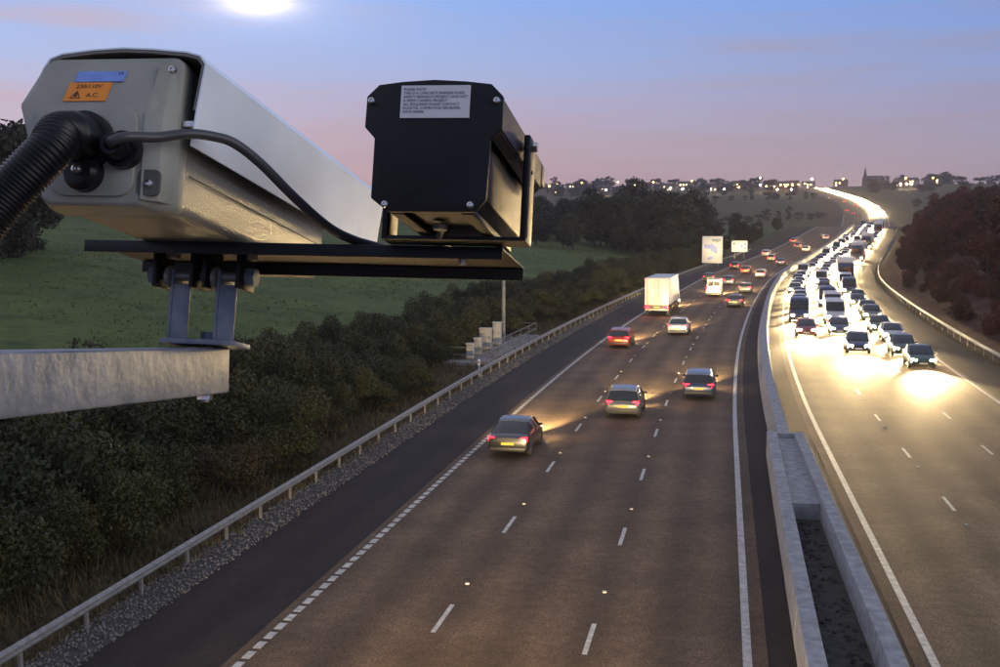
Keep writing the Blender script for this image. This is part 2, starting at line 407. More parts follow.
gx = axis(-2500, 2500, -48, 150, 2.0, 1.09); gy = axis(-120, 3100, -10, 330, 2.0, 1.035)
GX, GY = np.meshgrid(gx, gy); GZ = height(GX, GY)
GO, _, GYY = road_coords(GX, GY)
nxg, nyg = len(gx), len(gy)
gv = np.stack([GX.ravel(), GY.ravel(), GZ.ravel()], 1)
ii, jj = np.meshgrid(np.arange(nyg - 1), np.arange(nxg - 1), indexing='ij'); b0 = (ii * nxg + jj).ravel()
gf = np.stack([b0, b0 + 1, b0 + nxg + 1, b0 + nxg], 1)
gme = bpy.data.meshes.new('ground'); gme.from_pydata(gv.tolist(), [], gf.tolist()); gme.shade_smooth(); gme.materials.append(M['ground'])
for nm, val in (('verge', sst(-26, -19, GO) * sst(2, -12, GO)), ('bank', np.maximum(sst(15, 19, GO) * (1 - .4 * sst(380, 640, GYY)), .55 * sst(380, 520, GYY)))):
    a_ = gme.attributes.new(nm, 'FLOAT', 'POINT'); a_.data.foreach_set('value', val.astype(np.float32))
tag(link(bpy.data.objects.new('ground', gme)), 'rolling green field, dry verge and red tinted bank either side of the motorway', 'ground', kind='structure')

# ------------------------------------------------------------------ carriageways, markings
Y0, Y1 = -30, 1350
road = strip('carriageway', -11.35, .45, Y0, Y1, 0, M['road'], cols=8); tag(road, 'near carriageway of worn brown asphalt, headlight warmth in its colour, with three lanes', 'road', kind='structure')
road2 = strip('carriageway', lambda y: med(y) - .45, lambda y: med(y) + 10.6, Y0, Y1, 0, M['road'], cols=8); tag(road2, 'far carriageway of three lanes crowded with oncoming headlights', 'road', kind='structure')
sh1 = strip('hard_shoulder', -14.5, -11.35, Y0, Y1, -.004, M['shoulder'], cols=2); tag(sh1, 'dark asphalt hard shoulder beside the gravel strip and steel guard rail', 'road', kind='structure')
sh2 = strip('hard_shoulder', lambda y: med(y) + 10.6, lambda y: med(y) + 13.4, Y0, Y1, -.004, M['shoulder'], cols=2); tag(sh2, 'asphalt hard shoulder at the foot of the red tinted bank', 'road', kind='structure')
cr_ = strip('central_reserve', .45, lambda y: med(y) - .45, Y0, Y1, -.004, M['shoulder'], cols=2); tag(cr_, 'dark paved central reserve between the two carriageways', 'central reserve', kind='structure')
strip('edge_line', -11.1, -10.9, 95, 700, .004, M['paint'], road)
strip('edge_line', -.1, .1, Y0, 700, .004, M['paint'], road)
strip('edge_line', lambda y: med(y) - .1, lambda y: med(y) + .1, Y0, 700, .004, M['paint'], road2)
strip('edge_line', lambda y: med(y) + 10.15, lambda y: med(y) + 10.35, Y0, 700, .004, M['paint'], road2)
def dashes(parent, off, y00, phase):
    y = y00 + phase; late = []
    while y < 420:
        if y < 200:
            strip('lane_dash', (lambda q: off(q) - .06), (lambda q: off(q) + .06), y, y + 2, .004, M['paint'], parent, ys=[y, y + 1, y + 2])
        y += 8.8
for off, ph in ((lambda y: -7.3, 7.5), (lambda y: -3.6, 6.8)): dashes(road, off, 0, ph)
for off, ph in ((lambda y: med(y) + 3.2, 4.2), (lambda y: med(y) + 6.7, 5.5)): dashes(road2, off, 0, ph)
# small white reflecting studs between the dashes
def studs(parent, off):
    mb = MB(); y = 20
    while y < 300:
        p = pt(y, off(y)); mb.box(p.x - .05, p.x + .05, p.y - .06, p.y + .06, p.z, p.z + .025); y += 8.8
    tag(mb.build('road_stud', M['cabinet'], parent), kind='stuff')
studs(road, lambda y: -7.3); studs(road, lambda y: -3.6); studs(road2, lambda y: med(y) + 3.2); studs(road2, lambda y: med(y) + 6.7)
# the left edge line near the camera is laid as short raised ribs
mb = MB(); y = 6
while y < 95:
    mb.add([pt(y, -11.1, .004), pt(y, -10.9, .004), pt(y + .05, -10.9, .010), pt(y + .05, -11.1, .010), pt(y + .40, -10.9, .010), pt(y + .40, -11.1, .010), pt(y + .44, -10.9, .004), pt(y + .44, -11.1, .004)], [[0, 1, 2, 3], [3, 2, 4, 5], [5, 4, 6, 7]]); y += .62
tag(mb.build('edge_line_rib', M['paint'], road), kind='stuff')

# gravel strip by the shoulder
gstrip = strip('gravel_strip', -15.7, -14.5, Y0, 260, -.02, M['soil']); tag(gstrip, 'narrow strip of gravel and soil along the hard shoulder edge', 'gravel strip', kind='structure')
rnd = random.Random(4)
def stones(name, n, oa, ob, ya, yb, s0, s1, m, label):
    vs = []; fs = []
    base = [(1, 0, 0), (-1, 0, 0), (0, 1, 0), (0, -1, 0), (0, 0, 1), (0, 0, -1)]
    tri = [[0, 2, 4], [2, 1, 4], [1, 3, 4], [3, 0, 4], [2, 0, 5], [1, 2, 5], [3, 1, 5], [0, 3, 5]]
    for k in range(n):
        y = ya + (yb - ya) * rnd.random() ** 1.6; p = pt(y, rnd.uniform(oa, ob), .0)
        s = rnd.uniform(s0, s1); q = Euler((rnd.random() * 6, rnd.random() * 6, rnd.random() * 6)).to_matrix(); b_ = len(vs)
        for v in base:
            w_ = q @ Vector((v[0] * s * rnd.uniform(.7, 1.3), v[1] * s * rnd.uniform(.7, 1.3), v[2] * s * .7)); vs.append(p + w_)
        fs += [[i + b_ for i in t_] for t_ in tri]
    o = mesh_from(name, vs, fs, m); tag(o, label, 'gravel', kind='stuff')
stones('gravel', 11000, -15.75, -14.40, 12, 130, .012, .050, M['stone'], 'loose pale gravel scattered under the steel guard rail')

# rough dry grass on the verge behind the guard rail
n = 26000
yv = 14 + 150 * rng.random(n) ** 1.7; ov = -15.4 - 5.2 * rng.random(n) ** 1.1
th = np.arctan(np.interp(yv, YT, ST)); px = np.interp(yv, YT, XT) + ov * np.cos(th); py = yv - ov * np.sin(th)
pz = height(px, py) - .02
hgt = (.12 + .45 * rng.random(n) ** 2) * (1 + .5 * sst(-17, -20, ov)); ang = rng.random(n) * 6.283; lean = rng.normal(0, .14, (n, 2)); wd = .018 + .02 * rng.random(n)
v = np.empty((n, 3, 3)); v[:, 0] = np.stack([px - wd * np.cos(ang), py - wd * np.sin(ang), pz], 1); v[:, 1] = np.stack([px + wd * np.cos(ang), py + wd * np.sin(ang), pz], 1)
v[:, 2] = np.stack([px + lean[:, 0], py + lean[:, 1], pz + hgt], 1)
o = mesh_from('verge_grass', v.reshape(-1, 3).tolist(), np.arange(n * 3).reshape(-1, 3).tolist(), M['blade']); tag(o, 'dry straw coloured grass on the verge behind the guard rail', 'grass', kind='stuff')

# uneven tussocks over the sloping field
M['field_blade'] = mat('field_grass_blades', (.075, .105, .026), .7, col2=(.125, .145, .040), scale=.12, spec=.2)
n = 26000
fx = rng.uniform(-120, 30, n); fy = 40 + 230 * rng.random(n) ** 1.2; fo, _, _ = road_coords(fx, fy); keep = (fo < -28) & (noise2(fx * .12, fy * .12, 21) > -.15 * rng.random(n)); fx, fy = fx[keep], fy[keep]; n = len(fx)
fz = height(fx, fy) - .03; v = np.empty((n, 3, 3, 3))
for b3 in range(3):
    an = rng.random(n) * 6.283; hh = .10 + .20 * rng.random(n) ** 2; q = .05 + .07 * rng.random(n); ox, oy = rng.normal(0, .12, (2, n))
    v[:, b3, 0] = np.stack([fx + ox - q * np.cos(an), fy + oy - q * np.sin(an), fz], 1); v[:, b3, 1] = np.stack([fx + ox + q * np.cos(an), fy + oy + q * np.sin(an), fz], 1)
    v[:, b3, 2] = np.stack([fx + ox + rng.normal(0, .1, n), fy + oy + rng.normal(0, .1, n), fz + hh], 1)
o = mesh_from('field_grass', v.reshape(-1, 3).tolist(), np.arange(n * 9).reshape(-1, 3).tolist(), M['field_blade']); tag(o, 'uneven tussocks of green grass over the sloping field', 'grass', kind='stuff')

# ------------------------------------------------------------------ steel guard rails
def sweep(profile, ys, off, dz=0.):
    """profile: list of (o, z) swept along the road"""
    f = off if callable(off) else (lambda y: off)
    return MB().loft([[pt(y, f(y) + a, b + dz) for a, b in profile] for y in ys])
def guard_rail(off, y0, y1, sgn, label, gap, mname='galv_old'):
    root = empty('guard_rail', pt(y0, off(y0) if callable(off) else off)); tag(root, label, 'guard rail')
    f = off if callable(off) else (lambda y: off)
    prof = [(sgn * a, z) for a, z in ((0, .42), (.05, .45), (.075, .50), (.02, .545), (.02, .575), (.075, .62), (.05, .67), (0, .70), (-.012, .70), (.035, .665), (.06, .62), (.0, .58), (.0, .54), (.06, .50), (.035, .455), (-.012, .42))]
    b = sweep(prof, steps(y0, y1), off); b.v = [tuple(Vector(v) - root.location) for v in b.v]
    b.build('beam', M[mname], root, smooth=50)
    me = MB().box(-.035, .035, -.055, .055, -.3, .66).build('post', M['post'], root); first = True; y = y0 + .6
    while y < y1:
        p = pt(y, f(y) - sgn * .055)
        q = me if first else link(me.copy(), root)
        first = False; q.location = p - root.location; q.rotation_euler = (0, 0, head(y)); y += gap
    return root
guard_rail(-15.45, -8, 285, 1, 'long pale steel guard rail on short posts beside the gravel strip', 2.6)
guard_rail(lambda y: med(y) + 14.0, 40, 410, -1, 'thin steel guard rail along the foot of the red tinted bank', 3.4)

# ------------------------------------------------------------------ median: twin walled trough, then a concrete barrier
mid = lambda y: med(y) / 2 + .02
tw = lambda y: float(np.interp(y, [10, 24, 47], [1.02, .98, .74]))
root = empty('median_trough', pt(47, mid(47))); tag(root, 'open trough of two long concrete walls at the start of the median', 'concrete trough')
def sub(mb): mb.v = [tuple(Vector(v_) - root.location) for v_ in mb.v]; return mb
ysw = list(np.arange(4, 47.01, 1.0))
for s in (-1, 1):
    for y_a in np.arange(4, 47, 4.3):                                    # cast lengths with open joints
        rings = []
        for y in (y_a, y_a + 1.4, y_a + 2.8, min(y_a + 4.278, 46.99)):
            e = tw(y) + rnd.uniform(-.004, .004); oo = mid(y)
            ring = [(oo + s * e, -.2), (oo + s * (e + .03), .35), (oo + s * e, 1.02), (oo + s * (e - .02), 1.05), (oo + s * (e - .38), 1.05), (oo + s * (e - .40), 1.02), (oo + s * (e - .40), -.2)]
            rings.append([pt(y, a, b) for a, b in ring])
        sub(MB().loft(rings)).build('wall', M['concrete'], root, smooth=40)
sub(MB().loft([[pt(y, mid(y) + a * tw(y), b) for a, b in ((-1, -.2), (1, -.2), (1, 1.047), (-1, 1.047))] for y in (46.995, 47.4)])).build('end_wall', M['concrete'], root)
sub(MB().loft([[pt(y, mid(y) + a * (tw(y) - .402), b) for a, b in ((-1, -.2), (1, -.2), (1, .86), (-1, .86))] for y in (36, 40, 43, 46.99)])).build('cover_slab', M['concrete'], root)
sub(MB().loft([[pt(y, mid(y) + a * (tw(y) - .402), b) for a, b in ((-1, -.2), (1, -.2), (1, .34), (-1, .34))] for y in (4, 12, 20, 28, 35.99)])).build('soil_fill', M['soil'], root)
vs = []; fs = []
for k in range(420):
    y = rnd.uniform(6, 35.5); p = pt(y, mid(y) + rnd.uniform(-1, 1) * (tw(y) - .5), .34); s = rnd.uniform(.02, .11) * (1.5 if y > 32 else 1); q = Euler((rnd.random() * 6, rnd.random() * 6, 0)).to_matrix(); b_ = len(vs)
    for v_ in ((1, 0, 0), (-1, 0, 0), (0, 1, 0), (0, -1, 0), (0, 0, 1), (0, 0, -1)): vs.append(p + q @ (Vector(v_) * s * rnd.uniform(.6, 1.3)) - root.location)
    fs += [[i + b_ for i in t_] for t_ in ([0, 2, 4], [2, 1, 4], [1, 3, 4], [3, 0, 4], [2, 0, 5], [1, 2, 5], [3, 1, 5], [0, 3, 5])]
tag(mesh_from('rubble', vs, fs, M['soil'], root), kind='stuff')
bar = sweep([(-.44, -.1), (-.44, .12), (-.33, .32), (-.25, .90), (.25, .90), (.33, .32), (.44, .12), (.44, -.1)], steps(47.41, 430), mid).build('concrete_barrier', M['concrete'], None, smooth=20)
tag(bar, 'continuous pale concrete barrier curving away along the median', 'concrete barrier')

# ------------------------------------------------------------------ foliage
def leaves(name, r, blobs, n, size, m, parent):
    """n small leaf quads in and over a set of ellipsoid blobs (cx,cy,cz,rx,ry,rz)"""
    bl = np.array(blobs, float); wgt = bl[:, 3] * bl[:, 4] * bl[:, 5]; k = r.choice(len(bl), n, p=wgt / wgt.sum())
    d = r.normal(0, 1, (n, 3)); d /= np.linalg.norm(d, axis=1)[:, None]
    rad = np.clip(1 - np.abs(r.normal(0, .22, n)), .05, 1.12)
    c = bl[k, :3] + d * rad[:, None] * bl[k, 3:] + r.normal(0, size * .7, (n, 3))
    a = r.normal(0, 1, (n, 3)); a /= np.linalg.norm(a, axis=1)[:, None]
    b = np.cross(a, d + r.normal(0, .6, (n, 3))); b /= (np.linalg.norm(b, axis=1)[:, None] + 1e-9)
    s = size * r.uniform(.55, 1.3, n)[:, None]
    v = np.stack([c - a * s, c - b * s * .55, c + a * s, c + b * s * .55], 1).reshape(-1, 3)
    me = bpy.data.meshes.new(name); me.from_pydata(v.tolist(), [], np.arange(n * 4).reshape(-1, 4).tolist()); me.materials.append(m)
    return link(bpy.data.objects.new(name, me), parent)
def shrub(seed, m, h=2.6, w=1.9, n=9000, size=.054):
    r = np.random.default_rng(seed); root = empty('shrub', (0, 0, 0))
    bl = []
    for k in range(11):
        a = r.uniform(0, 6.28); q = w * .62 * math.sqrt(r.random()); z = h * r.uniform(.25, .78)
        s = r.uniform(.38, .7); bl.append((q * math.cos(a), q * math.sin(a), z, s * 1.05, s * 1.05, s * r.uniform(.8, 1.3)))
    leaves('foliage', r, bl, n, size, m, root)
    mb = MB()
    for k in range(7):
        b = bl[k]; mb.tube([(b[0] * .12, b[1] * .12, -.3), (b[0] * .5, b[1] * .5, b[2] * .55), (b[0], b[1], b[2] + b[5] * .7)], [.04, .025, .008], 5)
    mb.build('stem', M['bark'], root)
    return root
def tree(seed, m, h=10., w=3.6, n=6500, size=.26, low=.18):
    r = np.random.default_rng(seed); root = empty('tree', (0, 0, 0)); bl = []
    for k in range(20):
        z = h * r.uniform(low, .90); env = math.sin(math.pi * min(max((z / h - low * .6) / (1.04 - low * .6), .05), .97)) ** .7
        a = r.uniform(0, 6.28); q = w * env * math.sqrt(r.uniform(.05, .8)); s = w * r.uniform(.26, .46)
        bl.append((q * math.cos(a), q * math.sin(a), z, s, s, s * r.uniform(.7, 1.0)))
    leaves('crown', r, bl, n, size, m, root)
    mb = MB(); mb.tube([(0, 0, -.8), (.05, .03, h * .25), (-.04, .06, h * .5), (.02, 0, h * .82)], [h * .026, h * .019, h * .013, h * .004], 8)
    for k in range(8):
        b = bl[k]; z0 = max(h * .15, b[2] * .62); mb.tube([(0, 0, z0), (b[0] * .55, b[1] * .55, (z0 + b[2]) / 2), (b[0], b[1], b[2])], [h * .010, h * .007, h * .002], 5)
    mb.build('trunk', M['bark'], root)
    return root
used = set()
def put(proto, x, y, s, rz, name, label, cat, group, sz=None, z=None):
    o = proto if id(proto) not in used else copy_tree(proto)
    used.add(id(proto))
    z = height(x, y) if z is None else z
    o.location = (x, y, z - .05); o.scale = (s, s, sz or s); o.rotation_euler = (0, 0, rz); o.name = name
    tag(o, label, cat, group); return o
SH = [shrub(11 + k, M['leaf']) for k in range(4)] + [shrub(31, M['leaf_dry'], 2.0, 1.7, 5200)]
rr = random.Random(12); cnt = 0
for row, (o0, gap, smin, smax) in enumerate(((-18.6, 2.1, .42, .85), (-20.9, 2.7, .85, 1.3), (-24.0, 3.0, .85, 1.4), (-27.6, 4.2, .7, 1.2))):
    y = 13 + row * 1.1
    while y < 262:
        p = pt(y, o0 + rr.uniform(-.9, .9)); 
        if not (row == 0 and 66 < y < 108) and not (row == 1 and 70 < y < 100 and y % 2 < 1):
            dry = row == 0 and rr.random() < .28
            s = rr.uniform(smin, smax) * (1 + .45 * max(0, min(1, (62 - y) / 30))) * (1.12 if y < 130 else 1)
            if p.x / max(p.y, 1) > -.50:
                lab = ('rust tinged scrubby bush in the front row of the belt by the guard rail' if dry else
                       ('dark green bush in the dense scrub belt between guard rail and field'))
                put(SH[4] if dry else rr.choice(SH[:4]), p.x, p.y, s, rr.random() * 6.28, 'shrub', lab, 'bush', 'rust tinged bushes of the scrub belt' if dry else 'dark bushes of the scrub belt', sz=s * rr.uniform(.85, 1.25)); cnt += 1
        y += gap * rr.uniform(.8, 1.25) * (1 + max(0, y - 90) / 260)
TR = [tree(101 + k, M['tree'], 10, 3.4 + .5 * (k % 2)) for k in range(4)]
def scatter(protos, spots, label, group, name='tree'):
    for x, y, s in spots: put(rr.choice(protos), x, y, s, rr.random() * 6.28, name, label, 'tree', group, sz=s * rr.uniform(.9, 1.12))
# tall wood on the far side of the field, running up to the road
sp = []
for k in range(34):
    be = rr.uniform(.013, .178); Y = rr.uniform(285, 345); el = np.interp(be, [.013, .052, .087, .115, .122, .145, .165, .19], [.024, .026, .027, .033, .036, .029, .026, .018]) - rr.uniform(0, .007)
    x = be * Y; zt = 9.7 + el * Y; zb = height(x, Y); s = (zt - zb) / 10.3
    sp.append((x, Y, max(s, .5)))
for k in range(16):
    Y = rr.uniform(262, 285); sp.append((rr.uniform(.03, .174) * Y, Y, rr.uniform(.5, .85)))
scatter(TR, sp, 'dark broadleaf tree in the wood beyond the field', 'trees of the wood beyond the field')
sp = []
for k in range(22):
    Y = rr.uniform(290, 425); p = pt(Y, -rr.uniform(20, 42)); sp.append((p.x, p.y, rr.uniform(.35, .72)))
scatter(TR, sp, 'low dark tree close behind the two road signs', 'trees behind the road signs')
BT = [tree(150 + k, M['tree'], 10, 3.9, 6500, .26, low=.03) for k in range(2)]
for (x, y, s) in ((-60, 118, 1.72), (-57, 132, 1.62), (-66, 125, 1.85), (-54.8, 121, 1.05), (-60, 140, 1.2), (-53.5, 126, .7), (-58, 112, .75), (-55, 136, .8)):
    put(rr.choice(BT), x, y, s, rr.random() * 6, 'tree', 'tall dark tree standing in the field behind the black conduit', 'tree', 'tall trees in the field')
# distant hedge line on the field crest
sp = []
for k in range(26):
    X = rr.uniform(-190, 8); sp.append((X, rr.uniform(300, 330), rr.uniform(.4, .7)))
scatter(TR, sp, 'dark hedgerow tree along the crest of the green field', 'hedgerow trees on the field crest')
# scrub and trees on the right bank, red glow put into their colour
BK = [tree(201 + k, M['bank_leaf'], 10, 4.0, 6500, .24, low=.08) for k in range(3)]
sp = []
for k in range(120):
    Y = rr.uniform(100, 440); o_ = 23.5 + 36 * rr.random() ** 1.3; p = pt(Y, o_); 
    s = rr.uniform(.72, 1.22) * (.6 if o_ < 29 else 1) * (1 if Y < 330 else .8)
    if p.x / p.y < .60: sp.append((p.x, p.y, s))
scatter(BK, sp, 'tree with red glow in its leaf colour on the steep bank beside the oncoming carriageway', 'red tinted trees on the bank')
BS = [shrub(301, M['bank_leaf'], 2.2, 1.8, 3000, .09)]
for k in range(150):
    Y = rr.uniform(80, 400); p = pt(Y, rr.uniform(19.8, 27)); s = rr.uniform(.5, 1.0)
    if p.x / p.y < .55: put(BS[0], p.x, p.y, s, rr.random() * 6, 'shrub', 'low bush with red glow in its leaf colour at the foot of the bank', 'bush', 'red tinted bushes on the bank')
# trees and hedges round the far town
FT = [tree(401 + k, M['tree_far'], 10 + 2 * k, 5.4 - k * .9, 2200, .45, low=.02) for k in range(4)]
sp = []
for k in range(115):
    Y = rr.uniform(1000, 1330); x = rr.uniform(.02, .46) * Y
    oo, _, _ = road_coords([x], [Y])
    if -26 < oo[0] < 30: continue
    sp.append((x, Y, rr.uniform(.5, 1.15)))
for (xa, ya, xb, yb, n_t) in ((110, 640, 205, 690, 13), (140, 905, 262, 930, 12), (236, 640, 330, 600, 12), (262, 760, 420, 800, 14)):     # hedgerows across the far hill
    for k in range(n_t):
        t_ = (k + rr.uniform(-.3, .3)) / n_t; x = xa + (xb - xa) * t_; Y = ya + (yb - ya) * t_ + rr.uniform(-3, 3); oo, _, _ = road_coords([x], [Y])
        if not -22 < oo[0] < 26: sp.append((x, Y, rr.uniform(.38, .62)))
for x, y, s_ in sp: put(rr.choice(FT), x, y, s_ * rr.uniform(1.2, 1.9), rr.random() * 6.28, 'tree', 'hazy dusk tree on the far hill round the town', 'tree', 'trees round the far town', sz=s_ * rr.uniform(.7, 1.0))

# ------------------------------------------------------------------ the far town: houses, street lamps, church
def house(x, y, w, d, h, rz, wallm, label, lit):
    z = height(x, y) - .3; root = empty('house', (x, y, z), (0, 0, rz)); tag(root, label, 'house', 'houses of the far town')
    MB().box(-w / 2, w / 2, -d / 2, d / 2, 0, h).build('wall', wallm, root)
    rh = d * .34; e = .35
    rf = MB().add([(-w / 2 - e, -d / 2 - e, h - .1), (w / 2 + e, -d / 2 - e, h - .1), (w / 2 + e, d / 2 + e, h - .1), (-w / 2 - e, d / 2 + e, h - .1), (-w / 2 - e, 0, h + rh), (w / 2 + e, 0, h + rh)],
                  [[0, 1, 5, 4], [2, 3, 4, 5], [0, 4, 3], [1, 2, 5], [0, 3, 2, 1]]).build('roof', M['tiles'], root)
    MB().box(w * .3 - .4, w * .3 + .4, -.35, .35, h + rh * .5, h + rh + 1.1).build('chimney', wallm, rf)
    nw = max(2, int(w // 3))
    for fl in range(2):
        for k in range(nw):
            xx = -w / 2 + w * (k + .5) / nw; zz = 1.0 + fl * 2.6
            MB().box(xx - .55, xx + .55, -d / 2 - .05, -d / 2 + .02, zz, zz + 1.25).build('window', M['litwin'] if (k, fl) in lit else M['darkwin'], root)
hs = [(55, 1120), (75, 1180), (99, 1100), (141, 1210), (164, 1130), (189, 1180), (204, 1120), (224, 1160), (246, 1190), (289, 1240), (285, 1170), (312, 1230), (346, 1300), (379, 1290), (398, 1150), (416, 1175), (449, 1200)]
for k, (hx, Y) in enumerate(hs):
    w = rr.uniform(9, 16); lit = {(rr.randrange(3), rr.randrange(2)) for _ in range(3)}
    house(hx, Y, w, rr.uniform(7, 9), 5.4, rr.uniform(-.25, .25), rr.choice((M['brick'], M['render'])), 'small pitched roof house with lit windows among the far town lights', lit)
def street_lamp(x, y, h, m, col, label, group, power=900, bulb=.55):
    z = height(x, y); root = empty('street_lamp', (x, y, z)); tag(root, label, 'street lamp', group)
    MB().tube([(0, 0, -.5), (0, 0, h * .9), (0, -.25, h * .98), (0, -.9, h)], [.12, .08, .07, .06], 6).build('column', M['galv_old'], root)
    MB().loft([[(a * q, -.9 - .5 + t, h + b * q) for a, b in ((-.22, -.12), (.22, -.12), (.3, .12), (-.3, .12))] for t, q in ((-.3, .5), (.1, 1), (.7, .9), (1.0, .5))]).build('lamp_head', M['sign_back'], root)
    r_ = bulb; rings = [[(r_ * math.sin(a) * math.cos(b), -1.2 + r_ * math.sin(a) * math.sin(b), h - .42 - r_ * .3 + r_ * math.cos(a) * .8) for b in np.linspace(0, 2 * math.pi, 9)[:-1]] for a in (.2, .8, 1.5, 2.2, 2.9)]
    MB().loft(rings).build('lamp', m, root, smooth=60)
    if power:
        ld = bpy.data.lights.new('lamp_light', 'POINT'); ld.energy = power; ld.color = col; ld.shadow_soft_size = .4
        lo = bpy.data.objects.new('lamp_light', ld); link(lo, root); lo.location = (0, -2.0, h - 1.6)
    return root
lamps = [(46.0, 1080, 43.5, 's'), (54.5, 1100, 46.0, 's'), (81.0, 1150, 48.7, 's'), (113.9, 1120, 48.7, 's'), (96.8, 1060, 39.2, 'w'), (156.0, 1180, 50.7, 's'), (155.8, 1060, 41.0, 'w'), (166.8, 1060, 40.1, 'w'), (190.0, 1150, 50.7, 's'), (189.0, 1040, 40.4, 'w'), (200.8, 1040, 38.6, 'w'), (222.6, 1080, 40.7, 's'), (246.8, 1100, 51.8, 'w'), (237.8, 1060, 43.8, 'w'), (254.8, 1110, 44.4, 's'), (255.4, 1080, 42.6, 's'), (273.2, 1130, 46.1, 's'), (241.5, 1010, 36.0, 'w'), (285.0, 1150, 45.7, 's'), (282.4, 1120, 42.8, 's'), (253.8, 1010, 36.0, 'w'), (298.6, 1160, 45.0, 's'), (309.9, 1180, 46.6, 's'), (335.9, 1250, 56.4, 'w'), (369.6, 1250, 56.4, 's'), (395.0, 1130, 52.9, 's'), (372.8, 1080, 43.5, 'w'), (378.5, 1080, 44.4, 'w'), (383.2, 1080, 44.4, 'w'), (417.8, 1120, 52.6, 's'), (425.5, 1130, 50.0, 's'), (268.0, 1150, 48.7, 's'), (265.8, 1080, 39.8, 's')]      # x, y, height of the lamp above datum, colour
for k, (x, Y, zt, c) in enumerate(lamps):
    h = min(max(zt - height(x, Y - 1), 5.5), 14)
    street_lamp(x, Y, h, M['sodium' if c == 's' else 'whitelamp'], SODIUM if c == 's' else HEAD,
                'orange sodium street lamp glowing on the far town skyline' if c == 's' else 'white street lamp glowing on the far town skyline', 'orange lamps of the far town' if c == 's' else 'white lamps of the far town', 1500, .62 if c == 's' else .7)
Y = 1280; x = 403; z = height(x, Y)
root = empty('church', (x, Y, z - .5)); tag(root, 'church with a pointed spire dark against the dusk sky', 'church')
MB().box(2.6, 20, -4.5, 4.5, 0, 8).build('nave', M['brick'], root)
MB().add([(2.6, -4.9, 7.9), (20.3, -4.9, 7.9), (20.3, 4.9, 7.9), (2.6, 4.9, 7.9), (2.6, 0, 12), (20.3, 0, 12)], [[0, 1, 5, 4], [2, 3, 4, 5], [0, 4, 3], [1, 2, 5], [0, 3, 2, 1]]).build('roof', M['tiles'], root)
tz = 58.7 - z; top = 71 - z
MB().box(-2.6, 2.6, -2.6, 2.6, 0, tz).build('tower', M['brick'], root)
MB().loft([[(2.5 * math.cos(a), 2.5 * math.sin(a), tz) for a in np.arange(8) * math.pi / 4], [(.08 * math.cos(a), .08 * math.sin(a), top) for a in np.arange(8) * math.pi / 4]]).build('spire', M['tiles'], root)

# ------------------------------------------------------------------ road signs, cabinets, mast
def sign_board(name, p, w, zb, zt, label, motif):
    root = empty(name, p, (0, 0, head(p.y) * .55)); tag(root, label, 'road sign')
    zg = p.z
    pb = MB().box(-w / 2, w / 2, 0, .06, zb - zg, zt - zg).build('board', M['sign_white'], root, bevel=.02)
    MB().box(-w / 2 + .05, w / 2 - .05, .061, .09, zb - zg + .05, zt - zg - .05).build('backing', M['sign_back'], root)
    for s in (-.3, .3): MB().tube([(s * w, .16, -.6), (s * w, .16, zt - zg - .2)], .09, 8).build('post', M['galv_old'], root)
    for nm, m, poly in motif:
        vs = [(-w / 2 + a * w, -.012, zb - zg + b * (zt - zg - (zb - zg))) for a, b in poly]; k = len(vs)
        MB().add(vs + [(a, -.002, c) for a, b, c in vs], [list(range(k))] + [[i, (i + 1) % k, k + (i + 1) % k, k + i] for i in range(k)]).build(nm, m, pb)
p = Vector((43.3, 235, height(43.3, 235)))
sign_board('direction_sign', p, 4.1, 1.35, 6.8, 'tall white road sign with a blue arrow, larger of two on the verge',
    [('blue_arrow', M['sign_blue'], [(.10, .55), (.10, .70), (.42, .69), (.46, .72), (.72, .58), (.74, .34), (.45, .44), (.40, .52)]),
     ('slate_patch', M['sign_navy'], [(.46, .83), (.46, .90), (.88, .89), (.90, .84), (.76, .78)]),
     ('blue_patch', M['sign_blue'], [(.28, .14), (.28, .20), (.42, .27), (.56, .20), (.46, .13)])])
p = Vector((54.0, 260, height(54.0, 260)))
sign_board('road_sign', p, 3.5, 3.0, 5.5, 'small white road sign on two posts, just beyond the larger sign',
    [('slate_patch', M['sign_navy'], [(.08, .62), (.10, .82), (.22, .84), (.24, .66)]), ('blue_patch', M['sign_blue'], [(.62, .42), (.60, .60), (.70, .60), (.72, .42)]),
     ('slate_patch', M['sign_navy'], [(.80, .60), (.80, .78), (.90, .78), (.90, .60)]), ('slate_patch', M['sign_navy'], [(.80, .22), (.80, .38), (.90, .38), (.90, .22)])])
pad = pt(82, -18.3); zpad = .05
root = empty('concrete_pad', (pad.x, pad.y, zpad), (0, 0, head(82))); tag(root, 'concrete pad under the roadside cabinets', 'concrete pad')
MB().box(-1.5, 1.5, -7.5, 13, -1.8, .02).build('slab', M['concrete_dark'], root, bevel=.03)
